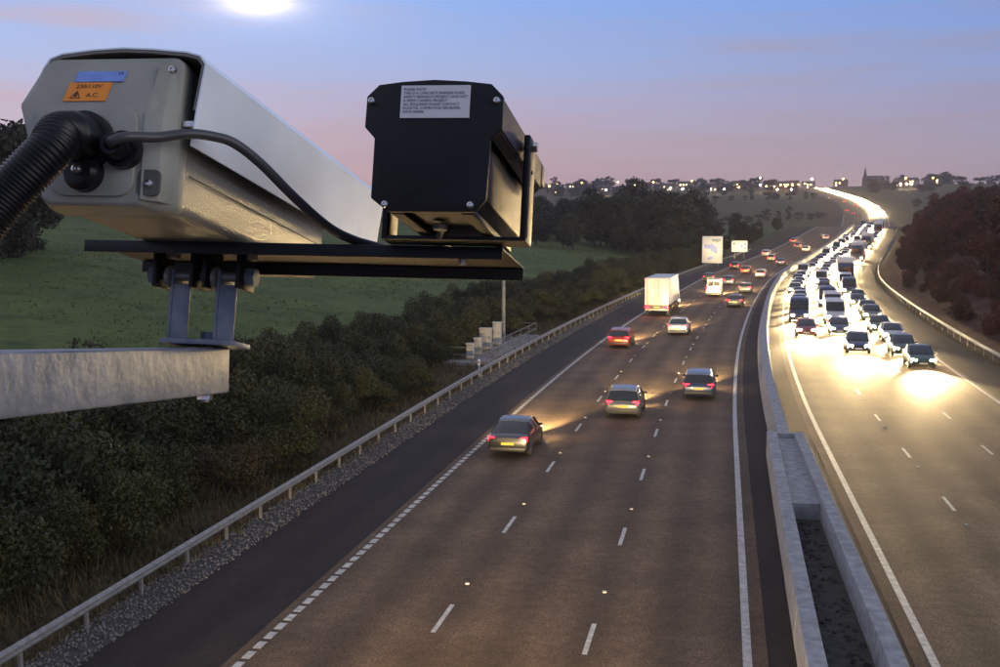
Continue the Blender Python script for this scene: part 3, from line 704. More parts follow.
for k, (y, o_, w, d, h, lab) in enumerate(((76.6, -18.35, .48, .5, 1.15, 'shortest grey roadside cabinet, nearest end of the row'), (79.0, -18.4, .5, .5, 1.3, 'slim grey roadside cabinet, second in the row by the mast'), (82.2, -18.6, .85, .6, 1.7, 'widest grey roadside cabinet with overhanging lid'), (85.6, -18.5, .6, .6, 1.85, 'tall grey roadside cabinet next to the steel mast'))):
    p = pt(y, o_); root = empty('roadside_cabinet', (p.x, p.y, zpad + .02), (0, 0, head(y))); tag(root, lab, 'cabinet', 'roadside cabinets on the pad')
    MB().box(-w / 2 + .04, w / 2 - .04, -d / 2 + .04, d / 2 - .04, 0, .12).build('plinth', M['concrete_dark'], root)
    MB().box(-w / 2, w / 2, -d / 2, d / 2, .12, h - .08).build('body', M['cabinet'], root, bevel=.012)
    MB().box(-w / 2 - .05, w / 2 + .05, -d / 2 - .05, d / 2 + .05, h - .08, h).build('lid', M['cabinet'], root, bevel=.015)
    dr = MB().box(-w / 2 + .05, w / 2 - .05, -d / 2 - .012, -d / 2, .2, h - .16).build('door', M['cabinet'], root)
    MB().box(w / 2 - .12, w / 2 - .09, -d / 2 - .03, -d / 2 - .012, h * .5, h * .5 + .12).build('handle', M['trim'], dr)
p = pt(89.5, -18.9); root = empty('camera_mast', (p.x, p.y, zpad + .02)); tag(root, 'slim grey steel mast rising behind the roadside cabinets', 'mast')
MB().tube([(0, 0, 0), (0, 0, 4), (0, 0, 8.8)], [.17, .15, .12], 12).build('pole', M['galv_old'], root, smooth=40)
MB().box(-.28, .28, -.28, .28, 0, .06).build('base_plate', M['galv_old'], root)
MB().box(-.16, .16, -.24, .24, 8.8, 9.05).build('camera_head', M['cabinet'], root, bevel=.02)
root = empty('handrail', pt(80, -17.4, .0)); tag(root, 'thin tubular handrail round the cabinet pad', 'handrail')
for y in (75, 78.3, 81.6, 84.9, 88.2, 91.5, 94.5):
    q = pt(y, -17.2) - root.location; MB().tube([(q.x, q.y, -.3), (q.x, q.y, 1.08)], .028, 6).build('post', M['galv_old'], root)
for zz in (.58, 1.08):
    MB().tube([pt(y, -17.2) - root.location + Vector((0, 0, zz)) for y in np.linspace(75, 94.5, 12)], .024, 6).build('rail', M['galv_old'], root)
for yy_ in (75, 94.5):
    for zz in (.58, 1.08): MB().tube([pt(yy_, -17.2) - root.location + Vector((0, 0, zz)), pt(yy_, -19.4) - root.location + Vector((0, 0, zz))], .024, 6).build('rail', M['galv_old'], root)
p = pt(69, -15.9); root = empty('marker_post', (p.x, p.y, -.1), (0, 0, head(69))); tag(root, 'small white marker post with red band beside the guard rail', 'marker post')
MB().box(-.06, .06, -.03, .03, -.1, 1.15).build('post', M['sign_white'], root, bevel=.01)
MB().box(-.04, .04, -.036, -.031, .9, 1.05).build('reflector', PAINTS[2], root)

# ------------------------------------------------------------------ vehicles, standing where they are, lamps lit
def ring_body(y, hw, zb, zs, zt):
    h = [(.0, zb), (hw * .86, zb), (hw * .985, zb + .12), (hw, (zb + zs) / 2), (hw * .985, zs), (hw * .92, zt), (hw * .5, zt + .02), (0, zt + .03)]
    return [(-a, y, b) for a, b in h[::-1]] + [(a, y, b) for a, b in h[1:-1]]
def ring_cab(y, hb, ht, zb, zt):
    h = [(hb, zb), (ht + (hb - ht) * .15, zb + (zt - zb) * .86), (ht * .92, zt), (ht * .5, zt + .018), (0, zt + .025)]
    return [(-a, y, b) for a, b in h] + [(a, y, b) for a, b in h[:-1][::-1]]
def wheel(root, x, y, r, w):
    s = 1 if x > 0 else -1
    def lathe(pr): return [[(x + s * a, y + b * math.cos(t), r + b * math.sin(t)) for t in np.linspace(0, 2 * math.pi, 19)[:-1]] for a, b in pr]
    o = MB().loft(lathe([(-w, r * .62), (-w, r * .95), (-w * .8, r), (-.02, r), (0, r * .94), (0, r * .66)])).build('wheel', M['rubber'], root, smooth=40)
    MB().loft(lathe([(-.03, r * .66), (-.005, r * .64), (-.02, r * .5), (-.012, r * .16), (.0, r * .05)])).build('rim', M['rim'], o, smooth=40)
CARS = {
 'hatch': dict(body=[(-2.02, .70, .40, .60, .66), (-1.99, .80, .30, .70, .82), (-1.90, .845, .24, .80, .92), (-1.0, .865, .20, .82, .94), (0, .865, .20, .80, .92), (.85, .86, .20, .77, .89), (1.4, .85, .20, .71, .82), (1.80, .81, .22, .64, .73), (1.98, .73, .26, .58, .64), (2.05, .60, .33, .52, .55)],
   cab=[(-1.93, .80, .78, .90, .935), (-1.62, .81, .66, .90, 1.36), (-1.30, .815, .65, .90, 1.43), (-.3, .82, .66, .89, 1.475), (.15, .82, .65, .88, 1.43), (.98, .80, .76, .86, .90)], roof=(-1.60, .17), rear=-2.0, front=2.0),
 'saloon': dict(body=[(-2.28, .70, .40, .60, .70), (-2.25, .80, .30, .72, .86), (-2.1, .845, .24, .80, .93), (-1.3, .865, .20, .82, .95), (0, .87, .20, .80, .92), (.95, .865, .20, .77, .89), (1.5, .855, .20, .71, .82), (1.95, .81, .22, .64, .73), (2.16, .72, .26, .57, .63), (2.24, .58, .33, .51, .54)],
   cab=[(-1.72, .78, .76, .92, .945), (-1.05, .81, .65, .90, 1.34), (-.75, .815, .645, .90, 1.40), (-.1, .82, .65, .89, 1.43), (.25, .82, .645, .88, 1.39), (1.12, .80, .76, .86, .90)], roof=(-1.02, .27), rear=-2.25, front=2.18),
 'estate': dict(body=[(-2.30, .70, .40, .60, .68), (-2.27, .80, .30, .72, .84), (-2.18, .845, .24, .80, .93), (-1.3, .865, .20, .82, .95), (0, .87, .20, .80, .92), (.95, .865, .20, .77, .89), (1.5, .855, .20, .71, .82), (1.95, .81, .22, .64, .73), (2.16, .72, .26, .57, .63), (2.24, .58, .33, .51, .54)],
   cab=[(-2.20, .79, .77, .91, .95), (-1.95, .80, .67, .90, 1.36), (-1.6, .81, .66, .90, 1.44), (-.1, .82, .66, .89, 1.47), (.25, .82, .65, .88, 1.42), (1.12, .80, .76, .86, .90)], roof=(-1.93, .27), rear=-2.28, front=2.18),
}
def make_car(kind, beam):
    S = CARS[kind]; root = empty('car', (0, 0, 0)); paint = []
    paint.append(MB().loft([ring_body(*s) for s in S['body']]).build('body', PAINTS[0], root, smooth=38))
    cb = S['cab']; MB().loft([ring_cab(*s) for s in cb]).build('windows', M['glass'], root, smooth=30)
    # roof skin just proud of the glass
    ra, rb = S['roof']; ys = np.linspace(ra, rb, 7); rings = []
    for y in ys:
        ht = np.interp(y, [c[0] for c in cb], [c[2] for c in cb]); zt = np.interp(y, [c[0] for c in cb], [c[4] for c in cb])
        h = [(ht * .985, zt - .035), (ht * .93, zt + .010), (ht * .5, zt + .028), (0, zt + .036)]
        rings.append([(-a, y, b) for a, b in h] + [(a, y, b) for a, b in h[:-1][::-1]])
    paint.append(MB().loft(rings).build('roof', PAINTS[0], root, smooth=40))
    def cabp(y, s, f):
        hb, ht, zb, zt = [float(np.interp(y, [c[0] for c in cb], [c[i] for c in cb])) for i in (1, 2, 3, 4)]
        return (s * (hb + (ht - hb) * f + .004), y, zb + (zt - zb) * f)
    for s in (-1, 1):
        for ya, yb in ((cb[-1][0] - .04, S['roof'][1]), (cb[0][0] + .05, S['roof'][0]), (-.42, -.40)):
            a = cabp(ya, s, 0.05); b = cabp(yb, s, .97)
            paint.append(MB().bar(a, b, .05, .07).build('pillar', PAINTS[0], root))
        r_ = S['rear']
        tl = MB().loft([[(s * .50, r_ + .02, .74), (s * .50, r_ + .02, .88), (s * .50, r_ + .12, .88), (s * .50, r_ + .12, .74)], [(s * .70, r_ - .012, .72), (s * .70, r_ + .02, .90), (s * .70, r_ + .15, .90), (s * .70, r_ + .12, .72)], [(s * .815, r_ + .07, .72), (s * .80, r_ + .09, .90), (s * .79, r_ + .25, .89), (s * .80, r_ + .22, .72)]]).build('tail_lamp', M['taillamp'], root)
        f_ = S['front']
        hl = MB().loft([[(s * .42, f_ + .055, .48), (s * .42, f_ + .03, .66), (s * .42, f_ - .12, .66), (s * .42, f_ - .12, .48)], [(s * .60, f_ + .03, .46), (s * .60, f_ + .0, .69), (s * .60, f_ - .2, .69), (s * .60, f_ - .2, .46)], [(s * .77, f_ - .07, .49), (s * .77, f_ - .10, .69), (s * .75, f_ - .3, .69), (s * .75, f_ - .3, .49)]]).build('headlamp', M['headlamp'], root)
        mir = MB().loft([[(s * .84, .72, .92), (s * .84, .72, 1.02), (s * .84, .84, 1.01), (s * .84, .84, .93)], [(s * 1.0, .68, .91), (s * 1.0, .68, 1.04), (s * .99, .80, 1.02), (s * .99, .80, .93)]]).build('mirror', PAINTS[0], root); paint.append(mir)
        for y in (-1.28, 1.27): wheel(root, s * .875, y, .31, .20)
    MB().box(-.26, .26, S['rear'] - .045, S['rear'] - .02, .58, .69).build('number_plate', M['plate_y'], root)
    MB().box(-.26, .26, S['front'] + .062, S['front'] + .085, .36, .47).build('number_plate', M['plate_w'], root)
    MB().box(-.74, .74, S['rear'] - .035, S['rear'] + .12, .34, .48).build('bumper', M['trim'], root, bevel=.02)
    MB().box(-.40, .40, S['front'] + .02, S['front'] + .05, .50, .58).build('grille', M['trim'], root)
    for q in paint:
        q.material_slots[0].link = 'OBJECT'; q.material_slots[0].material = PAINTS[0]
    if beam:
        ld = bpy.data.lights.new('headlamp_beam', 'SPOT'); ld.energy = beam; ld.color = HEAD; ld.spot_size = R_(38 if beam == BEAM_AWAY else 62); ld.spot_blend = .8; ld.shadow_soft_size = .12
        lo = link(bpy.data.objects.new('headlamp_beam', ld), root); lo.location = (0, S['front'] + .12, .68); lo.rotation_euler = (R_(90 - (7 if beam == BEAM_AWAY else 23.5)), 0, 0)
    return root
def make_lorry(beam=None, tilt=9):
    root = empty('lorry', (0, 0, 0))
    MB().box(-1.25, 1.25, -6.0, 4.2, 1.15, 3.95).build('trailer_box', M['lorry_white'], root, bevel=.04)
    for s in (-1, 1):
        MB().box(s * .62 - .60, s * .62 + .60, -6.035, -6.004, 1.22, 3.86).build('rear_door', M['lorry_white'], root, bevel=.012)
        for x in (.2, .95): MB().tube([(s * x, -6.06, 1.25), (s * x, -6.06, 3.8)], .022, 6).build('locking_bar', M['galv'], root)
        MB().box(s * 1.0 - .2, s * 1.0 + .2, -6.09, -6.0, .86, 1.02).build('tail_lamp', M['taillamp'], root, bevel=.02)
        MB().box(s * 1.16 - .07, s * 1.16 + .07, -6.07, -6.03, 3.76, 3.84).build('marker_lamp', M['brakelamp'], root)
        MB().box(s * 1.05 - .18, s * 1.05 + .18, 6.64, 6.72, .75, .95).build('headlamp', M['headlamp'], root, bevel=.02)
        for y in (-4.6, -3.4, 2.6, 5.6): wheel(root, s * 1.22, y, .50, .32)
    MB().box(-1.1, 1.1, -5.9, 6.2, .75, 1.14).build('chassis', M['trim'], root)
    MB().box(-1.22, 1.22, -6.02, -5.92, .60, .74).build('under_run_bar', M['galv_old'], root)
    MB().box(-.28, .28, -6.06, -6.03, .90, 1.0).build('number_plate', M['plate_y'], root)
    MB().loft([[(x, y, z) for x, z in ((-1.2, .5), (1.2, .5), (1.22, 1.7), (1.12, zt), (-1.12, zt), (-1.22, 1.7))] for y, zt in ((4.5, 3.5), (5.9, 3.4), (6.45, 3.0), (6.62, 2.0))]).build('cab', PAINTS[1], root, smooth=30)
    MB().loft([[(x, y, z) for x, z in ((-1.08, 1.75), (1.08, 1.75), (1.0, 2.85), (-1.0, 2.85))] for y in (6.5, 6.64)]).build('windscreen', M['glass'], root)
    ld = bpy.data.lights.new('headlamp_beam', 'SPOT'); ld.energy = beam or BEAM_AWAY; ld.color = HEAD; ld.spot_size = R_(62); ld.spot_blend = .7
    lo = link(bpy.data.objects.new('headlamp_beam', ld), root); lo.location = (0, 6.85, .85); lo.rotation_euler = (R_(90 - tilt), 0, 0)
    return root
def make_van(beam=None, tilt=9):
    root = empty('van', (0, 0, 0)); paint = []
    S = [(-2.5, .86, .40, 1.2, 2.20), (-2.44, .93, .30, 1.2, 2.28), (.7, .95, .26, 1.2, 2.30), (1.05, .95, .26, 1.15, 2.1), (1.75, .93, .26, 1.05, 1.22), (2.35, .88, .30, .80, .98), (2.5, .76, .40, .65, .75)]
    paint.append(MB().loft([ring_body(*s) for s in S]).build('body', PAINTS[4], root, smooth=38))
    for s in (-1, 1):
        MB().box(s * .42 - .34, s * .42 + .34, -2.515, -2.492, 1.45, 2.0).build('rear_window', M['glass'], root)
        MB().box(s * .84 - .06, s * .84 + .06, -2.53, -2.44, .85, 1.35).build('tail_lamp', M['taillamp'], root, bevel=.015)
        MB().box(s * .62 - .14, s * .62 + .14, 2.38, 2.52, .66, .84).build('headlamp', M['headlamp'], root, bevel=.02)
        for y in (-1.6, 1.5): wheel(root, s * .96, y, .34, .22)
    MB().box(-.01, .01, -2.52, -2.5, .5, 2.15).build('door_gap', M['trim'], root)
    MB().box(-.85, .85, -2.58, -2.46, .36, .52).build('bumper', M['trim'], root, bevel=.02)
    MB().box(-.26, .26, -2.55, -2.52, .62, .73).build('number_plate', M['plate_y'], root)
    MB().add([(-.80, 1.10, 2.09), (.80, 1.10, 2.09), (.86, 1.73, 1.28), (-.86, 1.73, 1.28), (-.80, 1.12, 2.12), (.80, 1.12, 2.12), (.86, 1.77, 1.30), (-.86, 1.77, 1.30)], [[0, 1, 2, 3], [4, 5, 6, 7], [0, 1, 5, 4], [1, 2, 6, 5], [2, 3, 7, 6], [3, 0, 4, 7]]).build('windscreen', M['glass'], root)
    for q in paint: q.material_slots[0].link = 'OBJECT'; q.material_slots[0].material = PAINTS[4]
    ld = bpy.data.lights.new('headlamp_beam', 'SPOT'); ld.energy = beam or BEAM_AWAY; ld.color = HEAD; ld.spot_size = R_(62); ld.spot_blend = .7
    lo = link(bpy.data.objects.new('headlamp_beam', ld), root); lo.location = (0, 2.62, .75); lo.rotation_euler = (R_(90 - tilt), 0, 0)
    return root
BEAM_AWAY = 40000; BEAM_ON = 62000
AWAY = {k: make_car(k, BEAM_AWAY) for k in CARS}; ON = {k: make_car(k, BEAM_ON) for k in CARS}
VAN = make_van(); LORRY = make_lorry()
VAN_ON = make_van(BEAM_ON, 23.5); LORRY_ON = make_lorry(BEAM_ON, 23.5)
def park(proto, y, o, rev, paint, label, group, name='car', cat='car', dx=0.):
    c = proto if id(proto) not in used else copy_tree(proto); used.add(id(proto))
    p = pt(y, o); g = math.atan((zr(y + 2) - zr(y - 2)) / 4)
    c.location = p + Vector((0, 0, .004)); c.rotation_euler = Euler((-g if rev else g, 0, head(y) + (math.pi if rev else 0) + dx))
    c.name = name
    if paint is not None:
        for ch in c.children:
            if ch.type == 'MESH' and ch.material_slots and ch.material_slots[0].link == 'OBJECT': ch.material_slots[0].material = PAINTS[paint]
    tag(c, label, cat, group); return c
LANE = (-9.15, -5.45, -1.85)
G1 = 'vehicles driving away with red tail lamps'
park(AWAY['saloon'], 47, LANE[0] - .1, False, 3, 'black saloon with red tail lamps in the slow lane, nearest vehicle to the camera', G1)
park(AWAY['hatch'], 57, LANE[1], False, 5, 'dark grey hatchback with red tail lamps in the middle lane, between two dashed lines', G1)
park(AWAY['estate'], 64, LANE[2] - .1, False, 1, 'dark blue estate car with red tail lamps alone in the fast lane', G1)
park(LORRY, 122, LANE[0], False, None, 'tall box lorry with red marker lamps in the slow lane', G1, 'lorry', 'lorry')
park(AWAY['hatch'], 88, LANE[0] + .1, False, 2, 'red hatchback with lit tail lamps following the box lorry', G1)
park(AWAY['saloon'], 99, LANE[1] + .1, False, 0, 'silver saloon with lit tail lamps in the middle lane before the bend', G1)
park(VAN, 150, LANE[1], False, 4, 'white panel van with lit tail lamps entering the bend', G1, 'van', 'van')
for y, l, k, c in ((6.5, 0, 'hatch', 5), (9.5, 1, 'saloon', 0), (4.5, 2, 'estate', 3)): park(AWAY[k], y, LANE[l], False, c, 'added unseen car whose headlamps warm the near road', 'unseen cars added for their headlamp light')  # added out of view so their headlamps warm the near road
for y, l, k, c in ((132, 2, 'saloon', 3), (158, 2, 'estate', 5), (176, 1, 'hatch', 1), (184, 0, 'saloon', 6), (196, 2, 'hatch', 0), (208, 1, 'estate', 2), (222, 0, 'hatch', 3), (236, 2, 'saloon', 1), (250, 1, 'hatch', 5), (268, 0, 'estate', 0), (285, 2, 'hatch', 4), (300, 1, 'saloon', 3), (322, 0, 'hatch', 5), (340, 2, 'saloon', 0)):
    park(AWAY[k], y, LANE[l], False, c, 'small car with red tail lamps rounding the distant bend past the signs', 'cars rounding the distant bend')
ks = list(CARS)
for l, (lo, y0, gap) in enumerate(((1.6, 100, 9.0), (4.95, 88, 9.5), (8.45, 80, 10.0))):
    y = y0
    while y < 425:
        q = rr.random(); oo = med(y) + lo + rr.uniform(-.35, .35); tw_ = rr.uniform(-.012, .012)
        if q < .07 and l == 2 and y > 110:
            park(LORRY_ON, y + 4, oo, True, None, 'oncoming box lorry towering over the bright traffic stream', 'oncoming lorries', 'lorry', 'lorry', dx=tw_); y += 15
        elif q < .17 and y > 80:
            park(VAN_ON, y, oo, True, rr.choice((4, 4, 0, 1)), 'oncoming panel van with blazing headlamps in the bright traffic stream', 'oncoming vans', 'van', 'van', dx=tw_); y += 8
        else:
            park(ON[rr.choice(ks)], y, oo, True, rr.choice((0, 0, 4, 5, 1, 2, 6)), 'oncoming car with blazing headlamps packed in the bright traffic stream', 'oncoming cars with blazing headlamps', dx=tw_); y += 7
        y += max(0, rr.gauss(gap - 7, 4.0)) if y < 110 else max(.5, rr.gauss(gap - 7.5, 2.5))
# the same stream again where the road climbs the far hill
FAR = []
def far_car(parts_from):
    root = empty('car', (0, 0, 0))
    for ch in parts_from.children:
        if ch.type == 'MESH' and ch.name.split('.')[0] in ('body', 'windows', 'roof', 'headlamp', 'tail_lamp'):
            c = ch.copy(); link(c, root)
        elif ch.type == 'LIGHT': c = ch.copy(); link(c, root)
    return root
fo = far_car(ON['saloon'])
for lo, gap in ((1.6, 12), (4.95, 13), (8.45, 15)):
    y = 690 + rr.uniform(0, 10)
    while y < 1190:
        park(fo, y, med(y) + lo, True, rr.choice((0, 5, 4, 1)), 'tiny oncoming car with bright headlamps descending the far hill', 'oncoming cars on the far hill'); y += gap * rr.uniform(.7, 1.5)
for y, l in ((700, 1), (735, 0), (790, 2), (850, 1), (930, 0)):
    park(far_car(AWAY['hatch']), y, LANE[l], False, 3, 'tiny car with red tail lamps climbing the far hill', 'cars climbing the far hill')
for pr in list(AWAY.values()) + list(ON.values()) + [VAN_ON, LORRY_ON]:
    if id(pr) not in used:
        for ch in list(pr.children_recursive) + [pr]: bpy.data.objects.remove(ch)

# ------------------------------------------------------------------ the two roadside cameras on their bracket
FA = Vector((.18361, .96303, -.19714)).normalized(); FR = Vector((.98169, -.18997, -.01369)); FU = FR.cross(FA).normalized(); FR = FA.cross(FU).normalized()
FM = Matrix((FR, FA, FU)).transposed()               # columns: right, along the optical axis, up
def D(r, d, u): return EYE + FM @ Vector((r, d, u))
def frame(name, r, d, u, label, cat):
    o = empty(name, D(r, d, u)); o.rotation_euler = FM.to_euler(); o['o'] = (r, d, u); tag(o, label, cat); return o
def loc(o, pts): b = Vector(o['o']); return [tuple(Vector(p) - b) for p in pts]
class DB(MB):
    """a mesh given in device coordinates (right, along, up), built under its thing"""
    def make(s, name, m, root, ref=None, **k):
        s.v = loc(ref or root, s.v); return s.build(name, m, root, **k)
def outline(pts, nsub=0):
    return pts
def prism(pts, d0, d1): return DB().loft([[(a, d0, b) for a, b in pts], [(a, d1, b) for a, b in pts]])
def text(body, size, r, d, u, m, root, name, align='LEFT', tilt=0., ref=None, spacing=1., parent=None):
    c = bpy.data.curves.new(name, 'FONT'); c.body = body; c.size = size; c.align_x = align; c.space_line = spacing; c.extrude = .00005
    tmp = link(bpy.data.objects.new('tmp', c)); bpy.context.view_layer.update()
    me = bpy.data.meshes.new_from_object(tmp.evaluated_get(bpy.context.evaluated_depsgraph_get())); bpy.data.objects.remove(tmp)
    me.materials.clear(); me.materials.append(m); o = link(bpy.data.objects.new(name, me), parent or root)
    o.location = Vector((r, d, u)) - Vector((ref or root)['o']); o.rotation_euler = (R_(90) + tilt, 0, 0); return o
def screw(root, r, d, u, rad, parent=None):
    rings = [[(r + q * math.cos(a), d + e, u + q * math.sin(a)) for a in np.linspace(0, 2 * math.pi, 13)[:-1]] for e, q in ((.004, rad), (-.0015, rad), (-.0032, rad * .8), (-.0038, rad * .45), (-.0022, rad * .40), (-.0022, rad * .05))]
    return DB().loft(rings).make('screw', M['steel'], parent or root, ref=root, smooth=30)
def rrect(r0, r1, u0, u1, q, n=5):
    """rounded rectangle, counter-clockwise"""
    out = []
    for cx, cy, a0 in ((r1 - q, u1 - q, 0), (r0 + q, u1 - q, 90), (r0 + q, u0 + q, 180), (r1 - q, u0 + q, 270)):
        for k in range(n):
            a = R_(a0 + 90 * k / (n - 1)); out.append((cx + q * math.cos(a), cy + q * math.sin(a)))
    return out

# ---- beige housing with its white sun hood
cw = frame('camera_housing', -.577, 1.2, .197, 'beige camera housing under a white sun hood, orange voltage sticker on its end', 'camera')
body = DB(); bo = [(a + (.034 * max(0, .296 - b) / .10 if a < -.60 else 0), b) for a, b in rrect(-.655, -.504, .1985, .346, .012)]; body.loft([[(a, d, b) for a, b in bo] for d in (1.0, 1.385)])
body.make('body', M['hammer'], cw, smooth=35)
DB().loft([[(a, d, b) for a, b in rrect(-.503, -.502, .2385, .2397, .0004, 3)] for d in (1.004, 1.38)]).make('seam', M['cap_dark'], cw)
# end cap: flat lower face, sloped upper face, chamfered sides
def cap_ring(r0, r1, u0, u1, q, wide, fold):
    P = rrect(r0, r1, u0, u1, q)
    P = P[:10] + [(r0, fold)] + P[10:] + [(r1, fold)]                # one extra point on each side, where the end face folds
    f = lambda a, b: a + wide * ((fold - b) / .10 * .034 if b < fold else (b - fold) / .045 * .018) if a < -.60 else a
    return [(f(a, b), b) for a, b in P]
TAP = lambda a, b: a + (.034 * max(0, .296 - b) / .10 if a < -.60 else 0)
bo1 = cap_ring(-.6660, -.5025, .197, .3475, .012, 1, .300); in1 = cap_ring(-.655, -.523, .2005, .336, .010, 1, .296)
def cap_d(u): return .955 + (max(0, u - .296) / .042) * .021
rings = [[(a, .999, b) for a, b in bo1], [(a, .978, b) for a, b in bo1], [(a, min(.975, cap_d(b)), b) for a, b in in1]]
cap = DB(); n_ = len(bo1); vs = [p for r_ in rings for p in r_]; fs = []
for i in range(2):
    for j in range(n_): k_ = (j + 1) % n_; fs.append([i * n_ + j, i * n_ + k_, (i + 1) * n_ + k_, (i + 1) * n_ + j])
fs.append(list(range(n_)))
fs.append([2 * n_ + j for j in [21] + list(range(0, 11))]); fs.append([2 * n_ + j for j in range(10, 22)])
cap.add(vs, fs); capo = cap.make('end_cap', M['cap'], cw, smooth=40, bevel=.0032, bseg=3)
# raised gland plate, corner pillar with recess and screws
DB().loft([[(a, d, b) for a, b in [(TAP(a, b), b) for a, b in rrect(-.642, -.532, .208, .291, .014)]] for d in (.956, .9515)]).make('gland_plate', M['cap'], cw, smooth=35, bevel=.001)
DB().loft([[(-.5245, .953, .205), (-.5095, .962, .205), (-.5035, .976, .205), (-.5035, .985, .205), (-.5245, .985, .205)], [(-.5265, .953, .285), (-.5115, .962, .285), (-.5035, .976, .285), (-.5035, .985, .285), (-.5265, .985, .285)], [(-.5245, .971, .338), (-.5125, .974, .338), (-.5035, .984, .338), (-.5035, .99, .338), (-.5245, .99, .338)]]).make('corner_pillar', M['cap'], cw, smooth=30, bevel=.0015)
DB().loft([[(a, d, b) for a, b in rrect(-.529, -.507, .2095, .2335, .005)] for d in (.9585, .9545)]).make('screw_recess', M['cap_dark'], cw)
screw(cw, -.5165, .9555, .2205, .0042); screw(cw, -.5125, .9745, .3335, .0042)
# stickers on the sloped upper face
def slope(u): return .9545 + (u - .296) / .042 * .0205
def sticker(name, m, r0, r1, u0, u1, sk=0.):
    return DB().add([(r0 - sk * 0, slope(u0) - .0008, u0), (r1, slope(u0) - .0008, u0), (r1, slope(u1) - .0008, u1), (r0, slope(u1) - .0008, u1), (r0, slope(u0) + .002, u0), (r1, slope(u0) + .002, u0), (r1, slope(u1) + .002, u1), (r0, slope(u1) + .002, u1)],
        [[0, 1, 2, 3], [4, 7, 6, 5], [0, 4, 5, 1], [1, 5, 6, 2], [2, 6, 7, 3], [3, 7, 4, 0]]).make(name, m, cw)
so = sticker('voltage_sticker', M['st_orange'], -.6115, -.5685, .2985, .3195); sb = sticker('rating_sticker', M['st_blue'], -.6075, -.558, .3205, .3325)
tl = -math.atan(.0205 / .042)
def stxt(body, size, r, u, m, par, align='CENTER'): text(body, size, r, slope(u) - .0011, u, m, cw, 'lettering', align, tl, parent=par)
stxt('230/110V', .0068, -.590, .3130, M['ink'], so); stxt('A.C.', .0072, -.583, .3030, M['ink'], so); stxt('CE', .0045, -.5625, .3285, M['ink'], sb)
stxt('- - -   - - - -   - -', .0035, -.590, .3268, M['ink_grey'], sb); stxt('- - - -   - - - - -', .0035, -.590, .3230, M['ink_grey'], sb)
for k, (a0, b0, c0) in enumerate((((-.6055, .3015), (-.6000, .3105), (-.5945, .3015)),)):
    P3 = [a0, b0, c0]; cxx = sum(p[0] for p in P3) / 3; cuu = sum(p[1] for p in P3) / 3; vs = []
    for q in (1.0, .74): vs += [(cxx + (p[0] - cxx) * q, slope(cuu + (p[1] - cuu) * q) - .0012, cuu + (p[1] - cuu) * q) for p in P3]
    DB().add(vs, [[0, 1, 4, 3], [1, 2, 5, 4], [2, 0, 3, 5]]).make('warning_triangle', M['ink'], so, ref=cw)
    DB().bar((-.6000, slope(.303) - .0012, .3032), (-.6000, slope(.3075) - .0012, .3075), .0014).make('warning_triangle', M['ink'], so, ref=cw)
# hood: a folded sheet, arched on top, sides leaning inwards
def hood_line(o_):
    pr = [(-.6560 - o_, .275), (-.6570 - o_, .300), (-.6600 - o_, .342 + o_ * .3), (-.6535 - o_ * .7, .3525 + o_ * .8), (-.640, .3575 + o_), (-.608, .3610 + o_), (-.577, .3625 + o_), (-.546, .3610 + o_), (-.510, .3575 + o_), (-.495 + o_ * .7, .3535 + o_ * .8), (-.4885 + o_, .345 + o_ * .3), (-.494 + o_, .300), (-.497 + o_, .265)]
    return [(a * .985, b * .985 + .001) for a, b in pr]
ho, hi_ = hood_line(.0), hood_line(-.0016)
ring = ho + hi_[::-1]
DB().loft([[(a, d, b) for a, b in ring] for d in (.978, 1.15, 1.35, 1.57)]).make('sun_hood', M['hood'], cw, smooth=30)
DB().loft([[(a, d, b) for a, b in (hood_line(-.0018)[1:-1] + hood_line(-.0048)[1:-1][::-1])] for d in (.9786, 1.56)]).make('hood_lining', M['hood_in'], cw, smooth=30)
DB().box(-.5015, -.4900, .9795, .9880, .2805, .2865).make('latch', M['steel'], cw, bevel=.0008)
# black glands
def gland(r, u, d0, d1, rad, hexr, name='cable_gland'):
    rings = []
    for d, q in ((d0, hexr), (d0 - .010, hexr), (d0 - .0105, rad * .98), (d1 + .004, rad * .92), (d1, rad * .80)):
        rings.append([(r + q * math.cos(a), d, u + q * math.sin(a)) for a in np.linspace(0, 2 * math.pi, 25)[:-1]])
    return DB().loft(rings).make(name, M['black_pl'], cw, smooth=35)
gland(-.580, .258, .9515, .918, .0235, .0275); gland(-.578, .2285, .9515, .935, .0165, .0178, 'blanking_plug'); gland(-.5405, .2495, .9515, .922, .0125, .0172)
screw(cw, -.578, .934, .2285, .0045)
# corrugated conduit and grey cable are things of their own
def bez(pts, n):
    """Catmull-Rom through pts"""
    P = [Vector(p) for p in pts]; P = [P[0] * 2 - P[1]] + P + [P[-1] * 2 - P[-2]]; out = []
    for i in range(1, len(P) - 2):
        for k in range(n):
            t = k / n; a, b, c, d = P[i - 1:i + 3]
            out.append(.5 * (2 * b + (c - a) * t + (2 * a - 5 * b + 4 * c - d) * t * t + (3 * b - a - 3 * c + d) * t ** 3))
    return out + [P[-2]]
hose = frame('conduit', -.577, .93, .257, 'thick black corrugated conduit curving down from the beige housing', 'conduit')
path = bez([(-.580, .922, .258), (-.580, .905, .252), (-.578, .893, .2375), (-.588, .885, .219), (-.602, .880, .199), (-.617, .875, .176), (-.638, .869, .140), (-.668, .860, .080), (-.690, .85, .0)], 44)
L = [0.]
for i in range(1, len(path)): L.append(L[-1] + (path[i] - path[i - 1]).length)
N_ = int(L[-1] / .0006); pp = []; rad = []
